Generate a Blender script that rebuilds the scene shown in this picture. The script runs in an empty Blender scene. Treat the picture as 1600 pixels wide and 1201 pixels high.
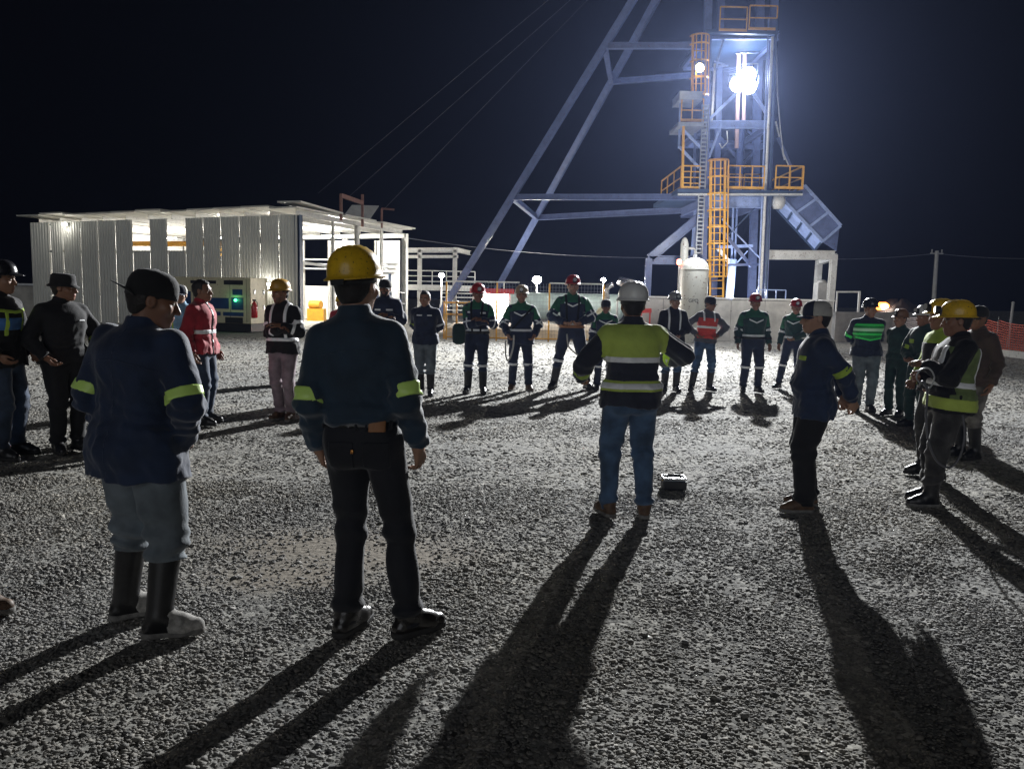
import bpy, bmesh, math, random
import numpy as np
import openvdb
from mathutils import Vector, Matrix
random.seed(7)
rng = np.random.default_rng(11)
D = bpy.data
scn = bpy.context.scene
COL = scn.collection

# ------------------------------------------------------------------ camera
F_PX, CX, CY = 1250.0, 800.0, 600.5
CAM_H = 1.63
PITCH = math.atan(143.5 / F_PX)
ROLL = math.radians(1.2)
_f = np.array([0, math.cos(PITCH), -math.sin(PITCH)])
_r0 = np.array([1.0, 0, 0]); _u0 = np.array([0, math.sin(PITCH), math.cos(PITCH)])
_r = math.cos(ROLL) * _r0 + math.sin(ROLL) * _u0
_u = math.cos(ROLL) * _u0 - math.sin(ROLL) * _r0
CAMP = np.array([0, 0, CAM_H])

def ray(px, py):
    return _f + _r * ((px - CX) / F_PX) + _u * ((CY - py) / F_PX)

def at(px, py, Y):
    """the world point seen at a photo pixel, at world distance Y"""
    d = ray(px, py)
    return CAMP + d * (Y / d[1])

def on_ground(px, py, z=0.0):
    d = ray(px, py)
    return CAMP + d * ((z - CAM_H) / d[2])

def at_z(px, py, z):
    d = ray(px, py)
    return CAMP + d * ((z - CAM_H) / d[2])

cam = D.cameras.new('camera')
cam.sensor_width = 36.0
cam.lens = 36.0 * F_PX / 1600.0
cam.clip_start = 0.05; cam.clip_end = 2000
camo = D.objects.new('camera', cam); COL.objects.link(camo)
M = Matrix.Identity(4)
for i in range(3):
    M[i][0] = _r[i]; M[i][1] = _u[i]; M[i][2] = -_f[i]; M[i][3] = CAMP[i]
camo.matrix_world = M
scn.camera = camo

# ------------------------------------------------------------------ materials
class NT:
    def __init__(s, name):
        s.m = D.materials.new(name); s.m.use_nodes = True
        s.t = s.m.node_tree; s.n = s.t.nodes
        s.p = s.n['Principled BSDF']
    def add(s, typ, **kw):
        n = s.n.new(typ)
        for k, v in kw.items():
            if k in n.inputs: n.inputs[k].default_value = v
            else: setattr(n, k, v)
        return n
    def ln(s, a, b): s.t.links.new(a, b)

def c4(c): return (c[0], c[1], c[2], 1.0)

MATS = {}
def cloth(name, col, rough=.85, sheen=.25, var=.25, bump=.35):
    if name in MATS: return MATS[name]
    t = NT(name); p = t.p
    p.inputs['Roughness'].default_value = rough
    p.inputs['Sheen Weight'].default_value = sheen
    p.inputs['Sheen Roughness'].default_value = .45
    tc = t.add('ShaderNodeTexCoord')
    n1 = t.add('ShaderNodeTexNoise', Scale=7.0, Detail=5.0)
    n2 = t.add('ShaderNodeTexNoise', Scale=90.0, Detail=3.0)
    t.ln(tc.outputs['Object'], n1.inputs['Vector']); t.ln(tc.outputs['Object'], n2.inputs['Vector'])
    mx = t.add('ShaderNodeMix', data_type='RGBA')
    mr = t.add('ShaderNodeMapRange'); mr.inputs[1].default_value = .35; mr.inputs[2].default_value = .65
    t.ln(n1.outputs['Fac'], mr.inputs[0]); t.ln(mr.outputs[0], mx.inputs[0])
    mx.inputs[6].default_value = c4([x * (1 - var) for x in col])
    mx.inputs[7].default_value = c4([min(1, x * (1 + var)) for x in col])
    t.ln(mx.outputs[2], p.inputs['Base Color'])
    n3 = t.add('ShaderNodeTexNoise', Scale=5.5, Detail=3.0, Distortion=1.1); n3.noise_type = 'RIDGED_MULTIFRACTAL'
    t.ln(tc.outputs['Object'], n3.inputs['Vector'])
    a0 = t.add('ShaderNodeMath', operation='MULTIPLY_ADD'); t.ln(n3.outputs['Fac'], a0.inputs[0]); a0.inputs[1].default_value = .30; t.ln(n1.outputs['Fac'], a0.inputs[2])
    ad = t.add('ShaderNodeMath', operation='MULTIPLY_ADD')
    t.ln(n2.outputs['Fac'], ad.inputs[0]); ad.inputs[1].default_value = .18; t.ln(a0.outputs[0], ad.inputs[2])
    b = t.add('ShaderNodeBump', Strength=bump, Distance=.02)
    t.ln(ad.outputs[0], b.inputs['Height']); t.ln(b.outputs['Normal'], p.inputs['Normal'])
    MATS[name] = t.m
    return t.m

def paint(name, col, rough=.45, metal=0.0, var=.15, scale=3.0, bump=.08, coat=0.0, rust=0.0):
    if name in MATS: return MATS[name]
    t = NT(name); p = t.p
    p.inputs['Metallic'].default_value = metal
    p.inputs['Coat Weight'].default_value = coat
    tc = t.add('ShaderNodeTexCoord')
    n1 = t.add('ShaderNodeTexNoise', Scale=scale, Detail=7.0, Roughness=.62)
    n2 = t.add('ShaderNodeTexNoise', Scale=scale * 9, Detail=4.0)
    for n in (n1, n2): t.ln(tc.outputs['Object'], n.inputs['Vector'])
    mr = t.add('ShaderNodeMapRange'); mr.inputs[1].default_value = .36; mr.inputs[2].default_value = .64
    t.ln(n1.outputs['Fac'], mr.inputs[0])
    mx = t.add('ShaderNodeMix', data_type='RGBA')
    t.ln(mr.outputs[0], mx.inputs[0])
    mx.inputs[6].default_value = c4([x * (1 - var) for x in col])
    mx.inputs[7].default_value = c4([min(1, x * (1 + var)) for x in col])
    out = mx.outputs[2]
    if rust:
        m2 = t.add('ShaderNodeMapRange'); m2.inputs[1].default_value = .62 - rust * .12; m2.inputs[2].default_value = .74 - rust * .1
        t.ln(n2.outputs['Fac'], m2.inputs[0])
        mx2 = t.add('ShaderNodeMix', data_type='RGBA'); t.ln(m2.outputs[0], mx2.inputs[0])
        t.ln(out, mx2.inputs[6]); mx2.inputs[7].default_value = (.12, .05, .025, 1); out = mx2.outputs[2]
    t.ln(out, p.inputs['Base Color'])
    rr = t.add('ShaderNodeMapRange'); rr.inputs[3].default_value = max(.05, rough - .12); rr.inputs[4].default_value = min(1, rough + .15)
    t.ln(n2.outputs['Fac'], rr.inputs[0]); t.ln(rr.outputs[0], p.inputs['Roughness'])
    b = t.add('ShaderNodeBump', Strength=bump, Distance=.01)
    t.ln(n2.outputs['Fac'], b.inputs['Height']); t.ln(b.outputs['Normal'], p.inputs['Normal'])
    MATS[name] = t.m
    return t.m

def glow(name, col, strength):
    if name in MATS: return MATS[name]
    t = NT(name); p = t.p
    p.inputs['Base Color'].default_value = c4([.8, .8, .8])
    p.inputs['Emission Color'].default_value = c4(col); p.inputs['Emission Strength'].default_value = strength
    MATS[name] = t.m
    return t.m

def skin_mat():
    if 'skin' in MATS: return MATS['skin']
    t = NT('skin'); p = t.p
    a = t.add('ShaderNodeAttribute', attribute_name='tone')
    n = t.add('ShaderNodeTexNoise', Scale=60.0, Detail=4.0)
    tc = t.add('ShaderNodeTexCoord'); t.ln(tc.outputs['Object'], n.inputs['Vector'])
    mx = t.add('ShaderNodeMix', data_type='RGBA', blend_type='MULTIPLY'); mx.inputs[0].default_value = .35
    t.ln(a.outputs['Color'], mx.inputs[6]); t.ln(n.outputs['Color'], mx.inputs[7])
    t.ln(a.outputs['Color'], p.inputs['Base Color'])
    p.inputs['Roughness'].default_value = .5
    p.inputs['Subsurface Weight'].default_value = 0.0
    b = t.add('ShaderNodeBump', Strength=.12, Distance=.004)
    t.ln(n.outputs['Fac'], b.inputs['Height']); t.ln(b.outputs['Normal'], p.inputs['Normal'])
    MATS['skin'] = t.m
    return t.m

# ------------------------------------------------------------------ objects
def tag(o, label=None, cat=None, group=None, kind=None):
    if label: o['label'] = label
    if cat: o['category'] = cat
    if group: o['group'] = group
    if kind: o['kind'] = kind
    return o

def empty(name, loc, label, cat, group=None, rz=0.0):
    o = D.objects.new(name, None); COL.objects.link(o)
    o.location = tuple(loc); o.rotation_euler = (0, 0, rz); o.empty_display_size = .2
    return tag(o, label, cat, group)

def link(name, me, mat, parent=None):
    o = D.objects.new(name, me); COL.objects.link(o)
    if mat is not None and not me.materials: me.materials.append(mat)
    if parent is not None: o.parent = parent
    return o

def np_mesh(name, V, quads=None, tris=None, smooth=True):
    me = D.meshes.new(name)
    V = np.ascontiguousarray(V, dtype=np.float32)
    nq = 0 if quads is None else len(quads); nt = 0 if tris is None else len(tris)
    me.vertices.add(len(V)); me.vertices.foreach_set('co', V.ravel())
    loops = []; starts = []
    if nq: loops.append(np.asarray(quads, np.int32).ravel()); starts.append(np.arange(nq, dtype=np.int32) * 4)
    if nt: loops.append(np.asarray(tris, np.int32).ravel()); starts.append(np.arange(nt, dtype=np.int32) * 3 + nq * 4)
    L = np.concatenate(loops); S = np.concatenate(starts)
    me.loops.add(len(L)); me.loops.foreach_set('vertex_index', L)
    me.polygons.add(len(S)); me.polygons.foreach_set('loop_start', S)
    if smooth: me.polygons.foreach_set('use_smooth', np.ones(len(S), bool))
    me.update(calc_edges=True)
    return me

def nrm(v):
    v = np.asarray(v, float); return v / (np.linalg.norm(v) + 1e-12)

class MB:
    """collects simple solids, then builds ONE mesh object (world coordinates in, parent-relative out)"""
    def __init__(s): s.v = []; s.f = []; s.sm = []
    def raw(s, V, Fc, smooth=False):
        b = len(s.v); s.v += [tuple(map(float, p)) for p in V]; s.f += [tuple(i + b for i in f) for f in Fc]; s.sm += [smooth] * len(Fc)
        return s
    def hexa(s, P):
        return s.raw(P, [(0, 3, 2, 1), (4, 5, 6, 7), (0, 1, 5, 4), (1, 2, 6, 5), (2, 3, 7, 6), (3, 0, 4, 7)])
    def box(s, c, size, R=None):
        c = np.asarray(c, float); h = np.asarray(size, float) / 2
        P = np.array([[-1, -1, -1], [1, -1, -1], [1, 1, -1], [-1, 1, -1], [-1, -1, 1], [1, -1, 1], [1, 1, 1], [-1, 1, 1]]) * h
        if R is not None: P = P @ np.asarray(R).T
        return s.hexa(P + c)
    def _fr(s, p, q, up=(0, 0, 1)):
        p = np.asarray(p, float); q = np.asarray(q, float); d = nrm(q - p); up = np.asarray(up, float)
        if abs(d @ up) > .97: up = np.array([0, 1.0, 0])
        x = nrm(np.cross(d, up)); y = nrm(np.cross(x, d))
        return p, q, d, x, y
    def bar(s, p, q, w, h=None, up=(0, 0, 1)):
        h = w if h is None else h
        p, q, d, x, y = s._fr(p, q, up)
        P = [c + x * (a * w / 2) + y * (b * h / 2) for c in (p, q) for a, b in ((-1, -1), (1, -1), (1, 1), (-1, 1))]
        return s.hexa(P)
    def ibeam(s, p, q, w, h, t=.02, up=(0, 0, 1)):
        p, q, d, x, y = s._fr(p, q, up)
        s.bar(p + y * (h / 2 - t / 2), q + y * (h / 2 - t / 2), w, t, y)
        s.bar(p - y * (h / 2 - t / 2), q - y * (h / 2 - t / 2), w, t, y)
        s.bar(p, q, t, h - 2 * t, y)
        return s
    def tube(s, p, q, r, n=10, r2=None, cap=True):
        r2 = r if r2 is None else r2
        p, q, d, x, y = s._fr(p, q)
        V = []; Fc = []
        for c, rr in ((p, r), (q, r2)):
            for i in range(n):
                a = 2 * math.pi * i / n; V.append(c + (x * math.cos(a) + y * math.sin(a)) * rr)
        for i in range(n): j = (i + 1) % n; Fc.append((i, j, n + j, n + i))
        s.raw(V, Fc, True)
        if cap: s.raw(V[:n], [tuple(range(n - 1, -1, -1))]); s.raw(V[n:], [tuple(range(n))])
        return s
    def path(s, pts, r, n=8):
        pts = [np.asarray(p, float) for p in pts]; V = []; Fc = []
        up = np.array([0, 0, 1.0])
        for i, p in enumerate(pts):
            d = nrm(pts[min(i + 1, len(pts) - 1)] - pts[max(i - 1, 0)])
            u = up if abs(d @ up) < .97 else np.array([0, 1.0, 0])
            x = nrm(np.cross(d, u)); y = np.cross(x, d)
            rr = r[i] if hasattr(r, '__len__') else r
            for k in range(n): a = 2 * math.pi * k / n; V.append(p + (x * math.cos(a) + y * math.sin(a)) * rr)
        for i in range(len(pts) - 1):
            for k in range(n):
                j = (k + 1) % n; Fc.append((i * n + k, i * n + j, (i + 1) * n + j, (i + 1) * n + k))
        Fc.append(tuple(range(n - 1, -1, -1))); Fc.append(tuple((len(pts) - 1) * n + k for k in range(n)))
        return s.raw(V, Fc, True)
    def lathe(s, prof, c=(0, 0, 0), n=32, R=None, sx=1.0, sy=1.0, fn=None):
        c = np.asarray(c, float); V = []; Fc = []
        for k, (r, z) in enumerate(prof):
            for i in range(n):
                a = 2 * math.pi * i / n
                p = np.array([r * math.cos(a) * sx, r * math.sin(a) * sy, z])
                if fn: p = fn(p, a, k)
                V.append(p)
        V = np.array(V)
        if R is not None: V = V @ np.asarray(R).T
        V = V + c
        for k in range(len(prof) - 1):
            for i in range(n):
                j = (i + 1) % n; Fc.append((k * n + i, k * n + j, (k + 1) * n + j, (k + 1) * n + i))
        Fc.append(tuple(range(n - 1, -1, -1))); Fc.append(tuple((len(prof) - 1) * n + k for k in range(n)))
        return s.raw(V, Fc, True)
    def prism(s, poly, depth_vec):
        n = len(poly); dv = np.asarray(depth_vec, float)
        V = [np.asarray(p, float) for p in poly] + [np.asarray(p, float) + dv for p in poly]
        Fc = [tuple(range(n - 1, -1, -1)), tuple(range(n, 2 * n))] + [(i, (i + 1) % n, n + (i + 1) % n, n + i) for i in range(n)]
        return s.raw(V, Fc)
    def build(s, name, mat, parent=None, bevel=0.0):
        me = D.meshes.new(name)
        off = np.array(parent.location) if parent is not None else np.zeros(3)
        if parent is not None and parent.parent is not None: off = off + np.array(parent.parent.location)
        V = np.array(s.v, float)
        o0 = off if parent is not None else V.mean(0)
        if parent is None: o0[2] = V[:, 2].min()
        me.from_pydata([tuple(p) for p in V - o0], [], s.f)
        me.polygons.foreach_set('use_smooth', s.sm)
        bm = bmesh.new(); bm.from_mesh(me); bmesh.ops.recalc_face_normals(bm, faces=bm.faces); bm.to_mesh(me); bm.free()
        me.update()
        o = link(name, me, mat, parent)
        if parent is None: o.location = tuple(o0)
        if bevel:
            bv = o.modifiers.new('bevel', 'BEVEL'); bv.width = bevel; bv.segments = 2; bv.limit_method = 'ANGLE'
        return o
# ------------------------------------------------------------------ people: signed distance figures -> meshes
def sm(a, b, k):
    h = np.clip(.5 + .5 * (b - a) / k, 0, 1); return b * (1 - h) + a * h - k * h * (1 - h)
def smx(a, b, k): return -sm(-a, -b, k)

def cone(P, a, b, ra, rb):
    a = np.asarray(a, float); ab = np.asarray(b, float) - a
    t = np.clip(((P - a) @ ab) / (ab @ ab), 0, 1)
    return np.linalg.norm(P - a - t[:, None] * ab, axis=1) - (ra + (rb - ra) * t)

def segt(P, a, b):
    a = np.asarray(a, float); ab = np.asarray(b, float) - a
    return ((P - a) @ ab) / (ab @ ab)

def ell(P, c, r):
    q = (P - np.asarray(c)) / np.asarray(r); k0 = np.linalg.norm(q, axis=1)
    k1 = np.linalg.norm(q / np.asarray(r), axis=1) + 1e-9
    return k0 * (k0 - 1) / k1

def wr(P, f, s):
    x, y, z = P[:, 0] * f + s, P[:, 1] * f + 1.7 * s, P[:, 2] * f + 2.3 * s
    a = np.sin(x + 1.3 * np.sin(.7 * y + .9 * z)); b = np.sin(.8 * y - 1.1 * np.sin(1.1 * z + .6 * x) + 1)
    c = np.sin(.9 * z + 1.2 * np.sin(.8 * x - .9 * y) + 2)
    return (a * b + b * c + c * a) / 1.5

def densify(sec):
    sec = np.asarray(sec, float); z = sec[:, 0]
    zz = np.linspace(z[0], z[-1], 70); out = [zz]
    for k in range(1, sec.shape[1]):
        v = sec[:, k]; m = np.gradient(v, z)
        i = np.clip(np.searchsorted(z, zz) - 1, 0, len(z) - 2); h = z[i + 1] - z[i]; t = (zz - z[i]) / h
        out.append((2*t**3 - 3*t**2 + 1) * v[i] + (t**3 - 2*t**2 + t) * h * m[i] + (-2*t**3 + 3*t**2) * v[i+1] + (t**3 - t**2) * h * m[i+1])
    return np.array(out)

def tors(P, sec, e=0.0, n=2.5):
    z = P[:, 2]
    w = np.interp(z, sec[0], sec[1]) + e; d = np.interp(z, sec[0], sec[2]) + e; yo = np.interp(z, sec[0], sec[3])
    x = np.abs(P[:, 0]); y = np.abs(P[:, 1] - yo)
    k0 = ((x / w) ** n + (y / d) ** n) ** (1 / n) + 1e-9
    r = np.hypot(x, y)
    return np.where(r > 1e-4, r * (1 - 1 / k0), -np.minimum(w, d)) * .9

def mesh_sdf(f, lo, hi, vox):
    lo = np.asarray(lo, float); hi = np.asarray(hi, float)
    R = 4
    n = np.ceil((hi - lo) / (vox * R)).astype(int) + 1
    ax = [lo[i] + (np.arange(n[i]) + .5) * vox * R - vox * .5 for i in range(3)]
    G = np.stack(np.meshgrid(*ax, indexing='ij'), -1).reshape(-1, 3)
    c = f(G).reshape(n)
    big = np.repeat(np.repeat(np.repeat(c, R, 0), R, 1), R, 2).astype(np.float32)
    act = np.abs(big) < vox * R * 1.35 + .012
    idx = np.argwhere(act)
    if len(idx) == 0: return None
    big[act] = f(lo + idx * vox)
    big = np.pad(big, 1, constant_values=1.0)
    g = openvdb.FloatGrid(1.0); g.copyFromArray(big)
    g.transform = openvdb.createLinearTransform(vox)
    pts, quads = g.convertToQuads(0.0)
    if len(pts) == 0: return None
    return pts.astype(np.float64) + (lo - vox), quads[:, ::-1]

def rotm(yaw=0, pitch=0, roll=0):
    """pitch>0 leans forward (+Y), yaw>0 turns left, roll>0 leans to the right"""
    cy, sy = math.cos(yaw), math.sin(yaw); cp, sp = math.cos(pitch), math.sin(pitch); cr, sr = math.cos(roll), math.sin(roll)
    Z = np.array([[cy, -sy, 0], [sy, cy, 0], [0, 0, 1]])
    X = np.array([[1, 0, 0], [0, cp, sp], [0, -sp, cp]])
    Y = np.array([[cr, 0, sr], [0, 1, 0], [-sr, 0, cr]])
    return Z @ X @ Y

def ik(a, b, l1, l2, pole):
    a = np.asarray(a, float); b = np.asarray(b, float); d = b - a; L = np.linalg.norm(d)
    if L > (l1 + l2) * .998: b = a + d / L * (l1 + l2) * .998; d = b - a; L = np.linalg.norm(d)
    u = d / L; x = (l1 * l1 - l2 * l2 + L * L) / (2 * L); h = math.sqrt(max(0, l1 * l1 - x * x))
    p = np.asarray(pole, float); p = p - u * (p @ u); p = nrm(p)
    return a + u * x + p * h, b

BODY = [(.80, .145, .10, -.012), (.90, .160, .112, -.018), (.97, .152, .108, -.012), (1.06, .140, .098, 0), (1.18, .146, .102, .002),
        (1.30, .160, .112, .004), (1.38, .158, .102, -.004), (1.44, .120, .078, -.010), (1.49, .062, .060, -.010), (1.56, .052, .054, .004)]

ARMS = {  # wrist for the right side (x>0) in torso space, elbow pole, curl of the fingers
    'hang': ((.265, .035, .885), (.25, -1, 0), .5),
    'back': ((.05, -.185, .985), (.8, -.7, 0), .7),
    'pocket': ((.215, .125, .955), (.75, -.8, 0), .6),
    'jacket': ((.175, .165, 1.03), (.9, -.6, -.1), .6),
    'hips': ((.205, .07, 1.045), (1, -.35, 0), .7),
    'belt': ((.125, .17, 1.06), (1, -.3, -.2), .8),
    'front': ((.045, .20, 1.01), (1, -.35, -.2), .8),
    'foldR': ((-.085, .185, 1.175), (.8, -.2, -.8), .5),
    'foldL': ((.075, .215, 1.215), (.8, -.2, -.8), .5),
    'chest': ((.10, .26, 1.17), (.8, -.3, -.7), .9),
}

HS = 1.06                                                               # head size

class Rig:
    def __init__(s, girth=1.0, arms=('hang', 'hang'), feet=((-.12, 0, 8), (.12, 0, -8)), lean=0, side=0, twist=0, hips=(0, 0), head=(0, 0, 0), belly=0.0, shrug=0.0):
        s.g = girth
        g = girth
        sec = np.array(BODY); k = np.clip((1.47 - sec[:, 0]) / .06, 0, 1)
        sec[:, 1] *= 1 + (g - 1) * k; sec[:, 2] *= 1 + (g - 1) * 1.3 * k
        if belly:
            bz = np.exp(-((sec[:, 0] - 1.08) / .11) ** 2); sec[:, 2] += belly * bz; sec[:, 3] += belly * .8 * bz
        s.sec = densify(sec)
        hx, hy = hips
        fl = [np.array([f[0], f[1], .105]) for f in feet]
        # drop the pelvis until both legs reach
        drop = 0.0
        for i, f in enumerate(fl):
            hj = np.array([(-.09 if i == 0 else .09) * (.5 + .5 * g) + hx, hy, .92])
            need = math.sqrt(max(.0001, .822 ** 2 - (f[0] - hj[0]) ** 2 - (f[1] - hj[1]) ** 2))
            drop = max(drop, (hj[2] - f[2]) - need)
        s.drop = drop
        s.root = np.array([hx, hy, -drop])
        s.piv = np.array([0, 0, .96])
        s.R = rotm(math.radians(twist), math.radians(lean), math.radians(side))
        s.hip = []; s.knee = []; s.ank = []; s.fyaw = [math.radians(f[2]) for f in feet]
        for i, f in enumerate(fl):
            hj = np.array([(-.09 if i == 0 else .09) * (.5 + .5 * g), 0, .92]) + s.root
            fy = s.fyaw[i]
            kn, an = ik(hj, f, .415, .41, (-math.sin(fy) * .5, 1, 0))
            s.hip.append(hj); s.knee.append(kn); s.ank.append(an)
        s.sh = []; s.el = []; s.wr_ = []; s.curl = []
        for i, spec in enumerate(arms):
            sg = -1 if i == 0 else 1
            w, pole, curl = ARMS[spec] if isinstance(spec, str) else spec
            w = np.array([w[0] * sg, w[1], w[2]]); pole = np.array([pole[0] * sg, pole[1], pole[2]])
            if abs(w[0]) > .15: w[0] *= (.4 + .6 * g)
            if w[1] > .1: w[1] += (g - 1) * .12 + belly * .8
            S = np.array([sg * .168 * (.35 + .65 * g), -.008, 1.388 + shrug])
            e, w = ik(S, w, .285, .255, pole)
            s.sh.append(s.T(S)); s.el.append(s.T(e)); s.wr_.append(s.T(w)); s.curl.append(curl)
        y, p, r = [math.radians(a) for a in head]
        s.hR = s.R @ rotm(y, p, r)
        nb = s.T(np.array([0, -.005, 1.50]))
        s.neck = (s.T(np.array([0, -.012, 1.44])), nb + s.hR @ np.array([0, .012, .075]))
        s.hc = nb + s.hR @ np.array([0, .030, .116])
    def T(s, p): return s.R @ (np.asarray(p, float) - s.piv) + s.piv + s.root
    def L(s, P): return (P - s.root - s.piv) @ s.R + s.piv        # world -> torso space
    def H(s, P): return (P - s.hc) @ s.hR / HS                            # world -> head space
    # --- bare body
    def head(s, P):
        q = s.H(P); 
        d = ell(q, (0, -.012, .028), (.076, .096, .092))
        d = sm(d, ell(q, (0, .03, -.045), (.058, .066, .072)), .035)
        d = sm(d, ell(q, (0, .068, -.092), (.026, .022, .02)), .03)
        d = sm(d, cone(q, (-.034, .078, .026), (.034, .078, .026), .012, .012), .02)
        a = q.copy(); a[:, 0] = np.abs(a[:, 0])
        d = smx(d, -ell(a, (.032, .104, .004), (.019, .02, .012)), .012)
        d = sm(d, ell(a, (.048, .062, -.022), (.022, .02, .022)), .025)
        d = np.minimum(d, ell(a, (.031, .079, .003), (.013, .013, .012)))
        d = sm(d, cone(q, (0, .088, .014), (0, .112, -.03), .008, .013), .012)
        d = sm(d, ell(a, (.012, .098, -.034), (.010, .012, .008)), .008)
        d = sm(d, ell(q, (0, .090, -.058), (.025, .012, .008)), .008)
        d = sm(d, ell(q, (0, .088, -.068), (.021, .011, .008)), .006)
        e = ell(a, (.079, -.006, -.004), (.010, .022, .032))
        e = smx(e, -ell(a, (.090, -.002, 0), (.007, .013, .02)), .006)
        d = sm(d, e, .008) * HS
        return sm(d, cone(P, s.neck[0], s.neck[1], .060, .057), .025)
    def hand(s, P, i):
        sg = -1 if i == 0 else 1
        f = nrm(s.wr_[i] - s.el[i]); c = s.curl[i]
        fw = s.R @ np.array([-.85 * sg, .5, 0])                     # the way the palm faces
        pn = nrm(fw - f * (fw @ f)); sd = np.cross(f, pn) * sg
        if sd @ (s.R @ np.array([0, 1., 0])) < 0: sd = -sd
        o = s.wr_[i]
        q = np.stack([(P - o) @ sd, (P - o) @ pn, (P - o) @ f], -1)   # x: to the thumb, y: palm, z: along the fingers
        d = cone(q, (0, 0, -.03), (0, 0, .015), .029, .027)
        for k in range(4):
            x = .030 - .0205 * k
            d = sm(d, cone(q, (x * .55, 0, .015), (x, 0, .082 - abs(k - 1.2) * .004), .015, .0115), .012)
        ln = (.040, .045, .042, .033)
        for k in range(4):
            x = .030 - .0205 * k; b = np.array([x, 0, .084 - abs(k - 1.2) * .004]); ang = 0.0
            r = .0092 - .0008 * (k == 3)
            for sgm in range(3):
                ang += c * (.75, .95, .6)[sgm] + .05 * k
                l = ln[k] * (1, .66, .52)[sgm]
                e = b + np.array([.002 * (1.5 - k) * 0.4, math.sin(ang) * l, math.cos(ang) * l])
                d = sm(d, cone(q, b, e, r, r * .93), .004); b = e; r *= .93
        t0 = np.array([.026, .006, .022]); t1 = np.array([.050, .016, .052]); t2 = np.array([.052, .03, .082]); t3 = np.array([.044, .040, .105])
        d = sm(d, cone(q, t0, t1, .0145, .0115), .012); d = sm(d, cone(q, t1, t2, .0112, .0098), .005); d = sm(d, cone(q, t2, t3, .0098, .0085), .004)
        return d
    def body(s, P):
        q = s.L(P); g = s.g
        d = smx(tors(q, s.sec), q[:, 2] - 1.5, .02); d = smx(d, .82 - q[:, 2], .02)
        for i in range(2):
            d = sm(d, cone(P, s.sh[i], s.el[i], .052 * g, .040 * g), .03)
            d = sm(d, cone(P, s.el[i], s.wr_[i], .038 * g, .027), .015)
            d = sm(d, cone(P, s.hip[i], s.knee[i], .080 * g, .052 * g), .03)
            d = sm(d, cone(P, s.knee[i], s.ank[i], .050 * g, .034), .02)
            f = s.foot(P, i)
            d = sm(d, sm(cone(f, (0, -.04, -.055), (0, .10, -.062), .03, .028), cone(f, (0, 0, .02), (0, .10, -.05), .03, .026), .02), .02)
            d = sm(d, s.hand(P, i), .012)
        return sm(d, s.head(P), .012)
    def foot(s, P, i):
        c, n = math.cos(-s.fyaw[i]), math.sin(-s.fyaw[i]); q = P - s.ank[i]
        return np.stack([c * q[:, 0] - n * q[:, 1], n * q[:, 0] + c * q[:, 1], q[:, 2]], -1)
    # --- clothing
    def sleeve(s, P, i, e, cuff=1.0):
        g = s.g; W = s.el[i] + (s.wr_[i] - s.el[i]) * cuff
        d = sm(cone(P, s.sh[i], s.el[i], .047 * g + e, .046 * g + e), cone(P, s.el[i], W, .045 * g + e, .032 * g + e * .9), .02)
        te = segt(P, s.el[i], W); L1 = .26
        v = te * L1; ph = 55 * v + 2.2 * wr(P, 9, 3.1 + i)
        d = d - .008 * np.sin(ph) * np.exp(-((v + .01) / .085) ** 2)          # folds round the elbow
        d = d - .006 * np.sin(70 * v + 2 * wr(P, 12, 1.1 + i)) * np.exp(-((te - .88) / .22) ** 2)
        ax = nrm(W - s.el[i]); return smx(d, (P - W) @ ax, .01)
    def jacket(s, P, hem, e=.025, flare=.0, collar=True, cuff=1.0, seed=0.0, blouse=0.0, drape=.007, part=None):
        q = s.L(P); fl_ = flare
        fl = flare * np.clip((1.15 - q[:, 2]) / .3, 0, 1)
        if blouse: fl = fl + blouse * np.exp(-((q[:, 2] - hem - .05) / .05) ** 2) - .02 * np.exp(-((q[:, 2] - hem) / .02) ** 2)
        d = tors(q, s.sec, e + fl)
        d = smx(d, q[:, 2] - 1.47, .03)
        for sg in (-1, 1):                                             # the slope from neck to shoulder
            d = sm(d, cone(q, (.03 * sg, -.012, 1.452), (.155 * s.g * sg, -.010, 1.402), .042 + e * .6, .036 + e * .6), .04)
        if hem < .97:                                                  # the skirt hangs clear of the hips
            for i in range(2):
                d = sm(d, cone(P, s.hip[i] + [0, 0, .03], s.hip[i] + (s.knee[i] - s.hip[i]) * .45, .090 * s.g + e + .006, .086 * s.g + e + fl_), .05)
        d = smx(d, hem - q[:, 2] + .01 * np.sin(q[:, 0] * 14 + seed), .008)
        if part == 'torso': return d
        for i in range(2): d = sm(d, s.sleeve(P, i, e * .9, cuff), .035)
        qq = q * np.array([1.0, 1.0, .38])
        fold = drape * wr(qq, 26, seed) + .5 * drape * wr(q * np.array([1, 1, .7]), 55, seed + 2)
        low = np.clip((1.36 - q[:, 2]) / .15, .25, 1)
        d = d - fold * low
        d = d - .004 * np.sin(q[:, 2] * 95 + 2.5 * wr(q, 8, seed + 5)) * np.exp(-((q[:, 2] - 1.04) / .09) ** 2)
        if collar:
            co = cone(P, s.T((0, -.012, 1.455)), s.T((0, .004, 1.53)), .082, .072)
            co = smx(co, q[:, 2] - 1.535 + .35 * np.maximum(q[:, 1], 0), .006)
            d = sm(d, co, .018)
        return d
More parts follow.
